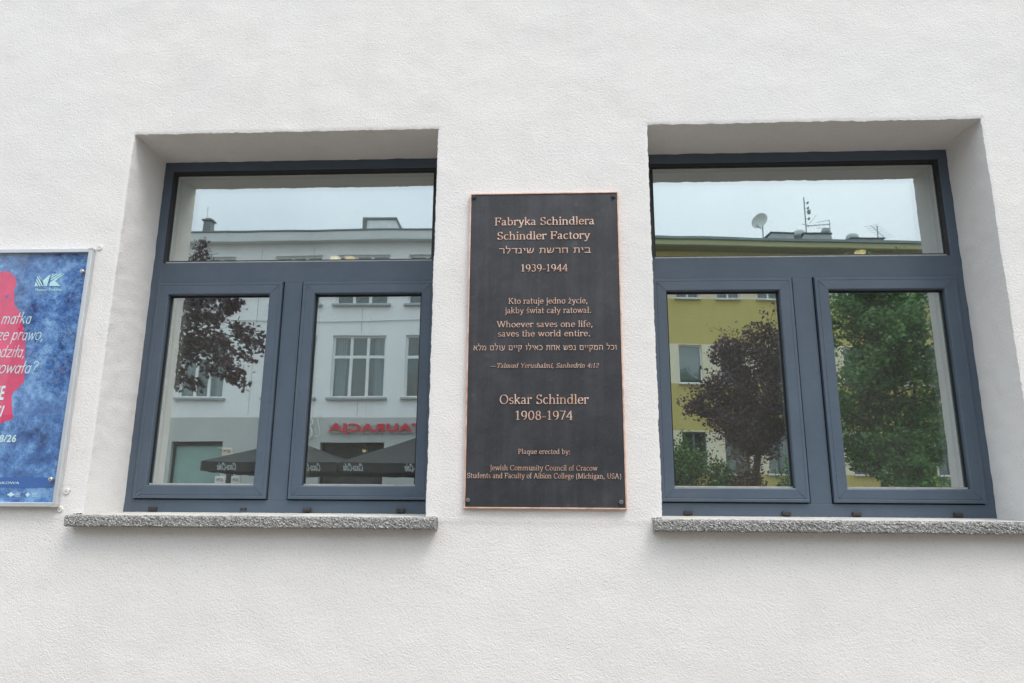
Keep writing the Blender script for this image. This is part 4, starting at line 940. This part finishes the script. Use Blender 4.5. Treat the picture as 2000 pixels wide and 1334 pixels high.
cx, cy = on_roof(11.45, -19.9); an2 = thing('rooftop_aerial', 'small comb shaped rooftop aerial at the right end of the roof', 'antenna', (cx, cy, TOPZ))
MB().tube([(cx, cy, TOPZ), (cx, cy, TOPZ + .72)], .02, 6).build('mast', M['gutter'], an2)
y_ = MB(); y_.tube([(cx - .22, cy, TOPZ + .75), (cx + .26, cy, TOPZ + .25)], .010, 5)
for k in range(7): u = k / 6; y_.tube([(cx - .22 + .48 * u - .22, cy, TOPZ + .70 - .45 * u), (cx - .22 + .48 * u + .26, cy, TOPZ + .78 - .45 * u)], .006, 4)
y_.build('aerial', M['gutter'], an2)

# ------------------------------------------------------------------ trees and shrubs
def leaves(name, pts, size, mat, parent, seed, up=.3):
    """many small bent leaf blades at the given points"""
    rng = np.random.default_rng(seed); P = np.asarray(pts); n = len(P)
    d = rng.normal(size=(n, 3)); d[:, 2] -= .25; d /= np.linalg.norm(d, axis=1)[:, None]
    q = rng.normal(size=(n, 3)); q[:, 2] += up; s = np.cross(d, q); s /= np.linalg.norm(s, axis=1)[:, None] + 1e-9
    nn = np.cross(s, d); L = size * (.5 + 1.1 * rng.uniform(0, 1, n) ** 1.4)[:, None]; W = L * .34
    a = P - d * L * .5; b2 = P + s * W - nn * L * .06; c = P + d * L * .5 - nn * L * .12; e = P - s * W - nn * L * .06
    V = np.stack([a, b2, c, e], 1).reshape(-1, 3); F = (np.arange(n)[:, None] * 4 + np.array([[0, 1, 2, 3]])).tolist()
    return raw_obj(name, V, F, mat, parent)
def blob(rng, c, r, n):
    p = rng.normal(size=(n, 3)); p /= np.linalg.norm(p, axis=1)[:, None]; return np.array(c) + p * np.array(r) * rng.uniform(.35, 1.0, n)[:, None] ** .6
def path_pts(rng, path, n, spread):
    P = np.array(path); t = rng.uniform(0, len(P) - 1.001, n); i = t.astype(int); fr = (t - i)[:, None]
    return P[i] * (1 - fr) + P[i + 1] * fr + rng.normal(size=(n, 3)) * spread
def crown_points(rng, limbs, tips_per, n_leaf, spread, reach):
    """twigs grown off each limb, leaves clustered along the twigs"""
    tw = []; pts = []
    for L in limbs:
        L = np.array(L)
        for _ in range(tips_per):
            t = rng.uniform(.25, len(L) - 1.01); i = int(t); s = L[i] + (L[i + 1] - L[i]) * (t - i)
            d = rng.normal(size=3); d /= np.linalg.norm(d); d = d + (L[min(i + 1, len(L) - 1)] - L[i]) * .8 + np.array([0, 0, .25]); d /= np.linalg.norm(d)
            e = s + d * reach * rng.uniform(.5, 1.2); m_ = (s + e) / 2 + rng.normal(size=3) * reach * .12
            tw.append([tuple(s), tuple(m_), tuple(e)]); pts.append(path_pts(rng, [s, m_, e], n_leaf, spread))
    return tw, np.concatenate(pts)
def grow(rng, base, end, wob, n=5):
    b0, e0 = np.array(base), np.array(end); return [tuple(b0 + (e0 - b0) * (i / n) + (rng.normal(size=3) * wob if 0 < i < n else 0)) for i in range(n + 1)]

# purple-leaved tree before the apartment house
rng = np.random.default_rng(11); TYY = -13.5
pt = thing('purple_leaf_tree', 'purple leaved tree with a forked trunk before the olive house', 'tree', (4.72, TYY, 0))
tr = MB(); fork = (4.80, TYY, 2.75)
tr.tube([(4.72, TYY, 0), (4.66, TYY, 1.2), (4.70, TYY, 2.1), fork], [.13, .10, .085, .08], 10)
ends = [(3.35, TYY + .2, 3.95), (3.9, TYY - .5, 4.7), (4.15, TYY + .3, 5.35), (4.75, TYY, 5.5), (5.25, TYY + .2, 5.8), (5.7, TYY - .3, 5.4), (6.0, TYY + .2, 4.6), (4.7, TYY + .9, 4.5), (4.9, TYY - .9, 4.6), (3.75, TYY + .5, 3.5), (5.75, TYY + .3, 3.8), (4.3, TYY - .2, 3.7), (5.2, TYY + .5, 4.9)]
limbs = [grow(rng, fork, e, .09) for e in ends]
for L in limbs: tr.tube(L, [.05, .04, .03, .022, .015, .008], 6)
tw, P = crown_points(rng, limbs, 26, 46, .085, .55)
for q in tw: tr.tube(q, [.008, .006, .003], 4, cap=False)
P = np.concatenate([P] + [blob(rng, c, r3, n) for c, r3, n in (((4.25, TYY, 5.15), (.45, .5, .38), 900), ((4.7, TYY, 4.9), (.6, .6, .5), 1500), ((5.3, TYY, 5.2), (.6, .6, .5), 1500), ((5.0, TYY, 5.65), (.38, .4, .25), 500), ((5.6, TYY, 4.6), (.6, .6, .6), 1500), ((4.35, TYY, 4.3), (.6, .6, .5), 1500), ((3.85, TYY, 3.95), (.55, .5, .35), 900), ((3.45, TYY, 3.85), (.3, .3, .18), 260), ((4.9, TYY, 3.9), (.75, .7, .5), 700), ((5.6, TYY, 3.95), (.55, .6, .3), 500), ((4.15, TYY, 3.6), (.45, .4, .22), 260))])
tr.build('trunk', M['bark'], pt); leaves('crown', P, .070, M['leaf_p'], pt, 21)

# dense green tree further right
rng = np.random.default_rng(12); TYY = -13.0
gt = thing('green_tree', 'tall dense green tree standing before the right side of the olive house', 'tree', (7.6, TYY, 0))
tr = MB()
for k, (x, dx) in enumerate(((7.5, -.3), (7.62, .1), (7.75, .35))): tr.tube([(x, TYY, 0), (x + dx * .2, TYY + .1 * k, 1.5), (x + dx, TYY, 3.0), (x + dx * 1.4, TYY + .2, 5.2)], [.08, .07, .055, .02], 8)
limbs = []
for z in np.arange(2.7, 7.0, .33):
    rad = 1.42 * (1 - abs((z - 4.3) / 3.3) ** 2.6) + .12
    for a in rng.uniform(0, 2 * math.pi, 5):
        limbs.append(grow(rng, (7.65, TYY, z - .35), (7.75 + rad * math.cos(a) * rng.uniform(.75, 1.1), TYY + rad * math.sin(a), z + rng.uniform(-.2, .3)), .05, 4))
for L in limbs: tr.tube(L, [.025, .02, .015, .01, .005], 5, cap=False)
tw, P = crown_points(rng, limbs, 9, 42, .09, .42)
tr.build('trunk', M['bark'], gt); P = np.concatenate([P] + [blob(rng, (7.75 + rng.uniform(-1.0, 1.0), TYY + rng.uniform(-.8, .8), z), (.42, .42, .28), 330) for z in rng.uniform(2.6, 6.9, 44)]); leaves('crown', P, .085, M['leaf_g'], gt, 22, 1.2)

# nearer purple-leaved tree whose branches reach in front of the pale building
rng = np.random.default_rng(13); TYY = -9.0
def sp(u, v_): px, py = 330 + u * .18 - 347, 560 + v_ * .18 - 577; return (-6.76 + px * .00941 + py * .00101, TYY + rng.uniform(-.25, .25), 5.33 - px * .00018 - py * .00939)
nt_ = thing('purple_leaf_tree', 'purple leaved tree with spreading branches before the pale restaurant building', 'tree', (-7.75, TYY, 0))
tr = MB(); tr.tube([(-7.75, TYY, 0), (-7.7, TYY, 1.4), (-7.72, TYY, 2.7), (-7.6, TYY, 3.6), (-7.55, TYY, 5.2), (-7.4, TYY, 6.6)], [.14, .12, .10, .08, .05, .02], 10)
core = [[sp(-350, 900), sp(0, 600), sp(250, 400), sp(420, 330)], [sp(-350, 1100), sp(0, 800), sp(250, 620), sp(430, 560)], [sp(-300, 500), sp(0, 250), sp(250, 170), sp(450, 130)], [sp(-300, 300), sp(0, -100), sp(200, -250), sp(330, -420)]]
fing = [[sp(420, 330), sp(560, 260), sp(700, 180), sp(810, 180)], [sp(620, 220), sp(700, 240), sp(780, 265)], [sp(420, 330), sp(590, 380), sp(700, 430), sp(880, 450), sp(1050, 500)], [sp(430, 500), sp(680, 520), sp(820, 570), sp(980, 600), sp(1050, 700)], [sp(430, 560), sp(640, 660), sp(760, 760), sp(930, 810)], [sp(250, 620), sp(520, 770), sp(700, 870), sp(815, 945)], [sp(560, 800), sp(640, 930), sp(700, 1010), sp(790, 1040)], [sp(100, 760), sp(180, 950), sp(280, 1060), sp(400, 1110)], [sp(250, 750), sp(380, 820), sp(470, 900), sp(500, 950)], [sp(0, 800), sp(80, 1000), sp(120, 1100)], [sp(700, 430), sp(800, 480), sp(870, 560), sp(850, 680)], [sp(450, 130), sp(560, 60), sp(640, -40)], [sp(200, -250), sp(330, -300), sp(420, -480), sp(430, -560)], [sp(330, -420), sp(420, -330), sp(500, -420)]]
for L in core: tr.tube(L, [.04, .03, .022, .015], 6)
for L in fing: tr.tube(L, [.014] + [.009] * (len(L) - 2) + [.004], 5)
pl = [path_pts(rng, L, 560, .14) for L in core[:3]] + [path_pts(rng, core[3], 80, .10)]
for i, L in enumerate(fing):
    k = 40 if i >= 12 else 240
    cl = path_pts(rng, L, max(5, k // 13), .03)          # leaves hang in tufts along each shoot
    for c in cl: pl.append(c + rng.normal(size=(13, 3)) * np.array([.055, .06, .05]))
for c in ((-7.9, TYY, 5.8), (-8.4, TYY, 4.6), (-7.6, TYY - .8, 4.8), (-7.5, TYY + .7, 4.9), (-8.0, TYY, 3.9)): pl.append(blob(rng, c, (.7, .7, .6), 900))
for c in (sp(300, 200), sp(380, 420), sp(250, 560), sp(430, 640), sp(560, 640), sp(620, 740), sp(320, 330), sp(180, 640)): pl.append(blob(rng, c, (.30, .25, .20), 90))
tr.build('trunk', M['bark'], nt_); leaves('crown', np.concatenate(pl), .078, M['leaf_p'], nt_, 23)

def shrub(x, y, r, h, n, mat, label, seed, size=.06):
    rng = np.random.default_rng(seed); o = thing('shrub', label, 'shrub', (x, y, 0), 0, 'shrubs along the pavement opposite')
    st = MB(); limbs = []
    for k in range(14):
        a = rng.uniform(0, 2 * math.pi); q = rng.uniform(.2, 1); limbs.append(grow(rng, (x + .1 * math.cos(a), y + .1 * math.sin(a), .02), (x + r * q * math.cos(a), y + r * q * math.sin(a), h * (1 - .35 * q * q) * rng.uniform(.85, 1.02)), .05, 4))
    for L in limbs: st.tube(L, [.018, .014, .01, .007, .004], 5, cap=False)
    tw, P = crown_points(rng, limbs, 14, max(4, n // (14 * 14)), .07, .38)
    P = np.concatenate([P] + [blob(rng, (x + r * .8 * q * math.cos(a), y + r * .8 * q * math.sin(a), h * (.86 - .35 * q * q) * v_), (.24, .24, .2), n // 40) for q, a, v_ in zip(rng.uniform(0, 1, 44), rng.uniform(0, 6.28, 44), rng.uniform(.55, 1, 44))])
    st.build('stems', M['bark'], o); leaves('foliage', P, size, mat, o, seed)
shrub(2.85, -12.2, .90, 3.05, 9000, M['leaf_s'], 'bright green feathery shrub left of the purple tree', 41)
shrub(3.70, -12.6, .60, 2.75, 5000, M['leaf_s'], 'low green shrub at the foot of the purple tree', 42)
shrub(4.15, -12.0, .50, 2.72, 4000, M['leaf_r'], 'rust coloured shrub before the purple tree trunk', 43)
shrub(5.15, -12.3, .60, 2.62, 4200, M['leaf_g'], 'dark green low shrub right of the purple tree trunk', 44)
shrub(7.60, -11.9, 1.15, 3.05, 12000, M['leaf_g'], 'wide dark green shrub under the tall green tree', 45, .07)
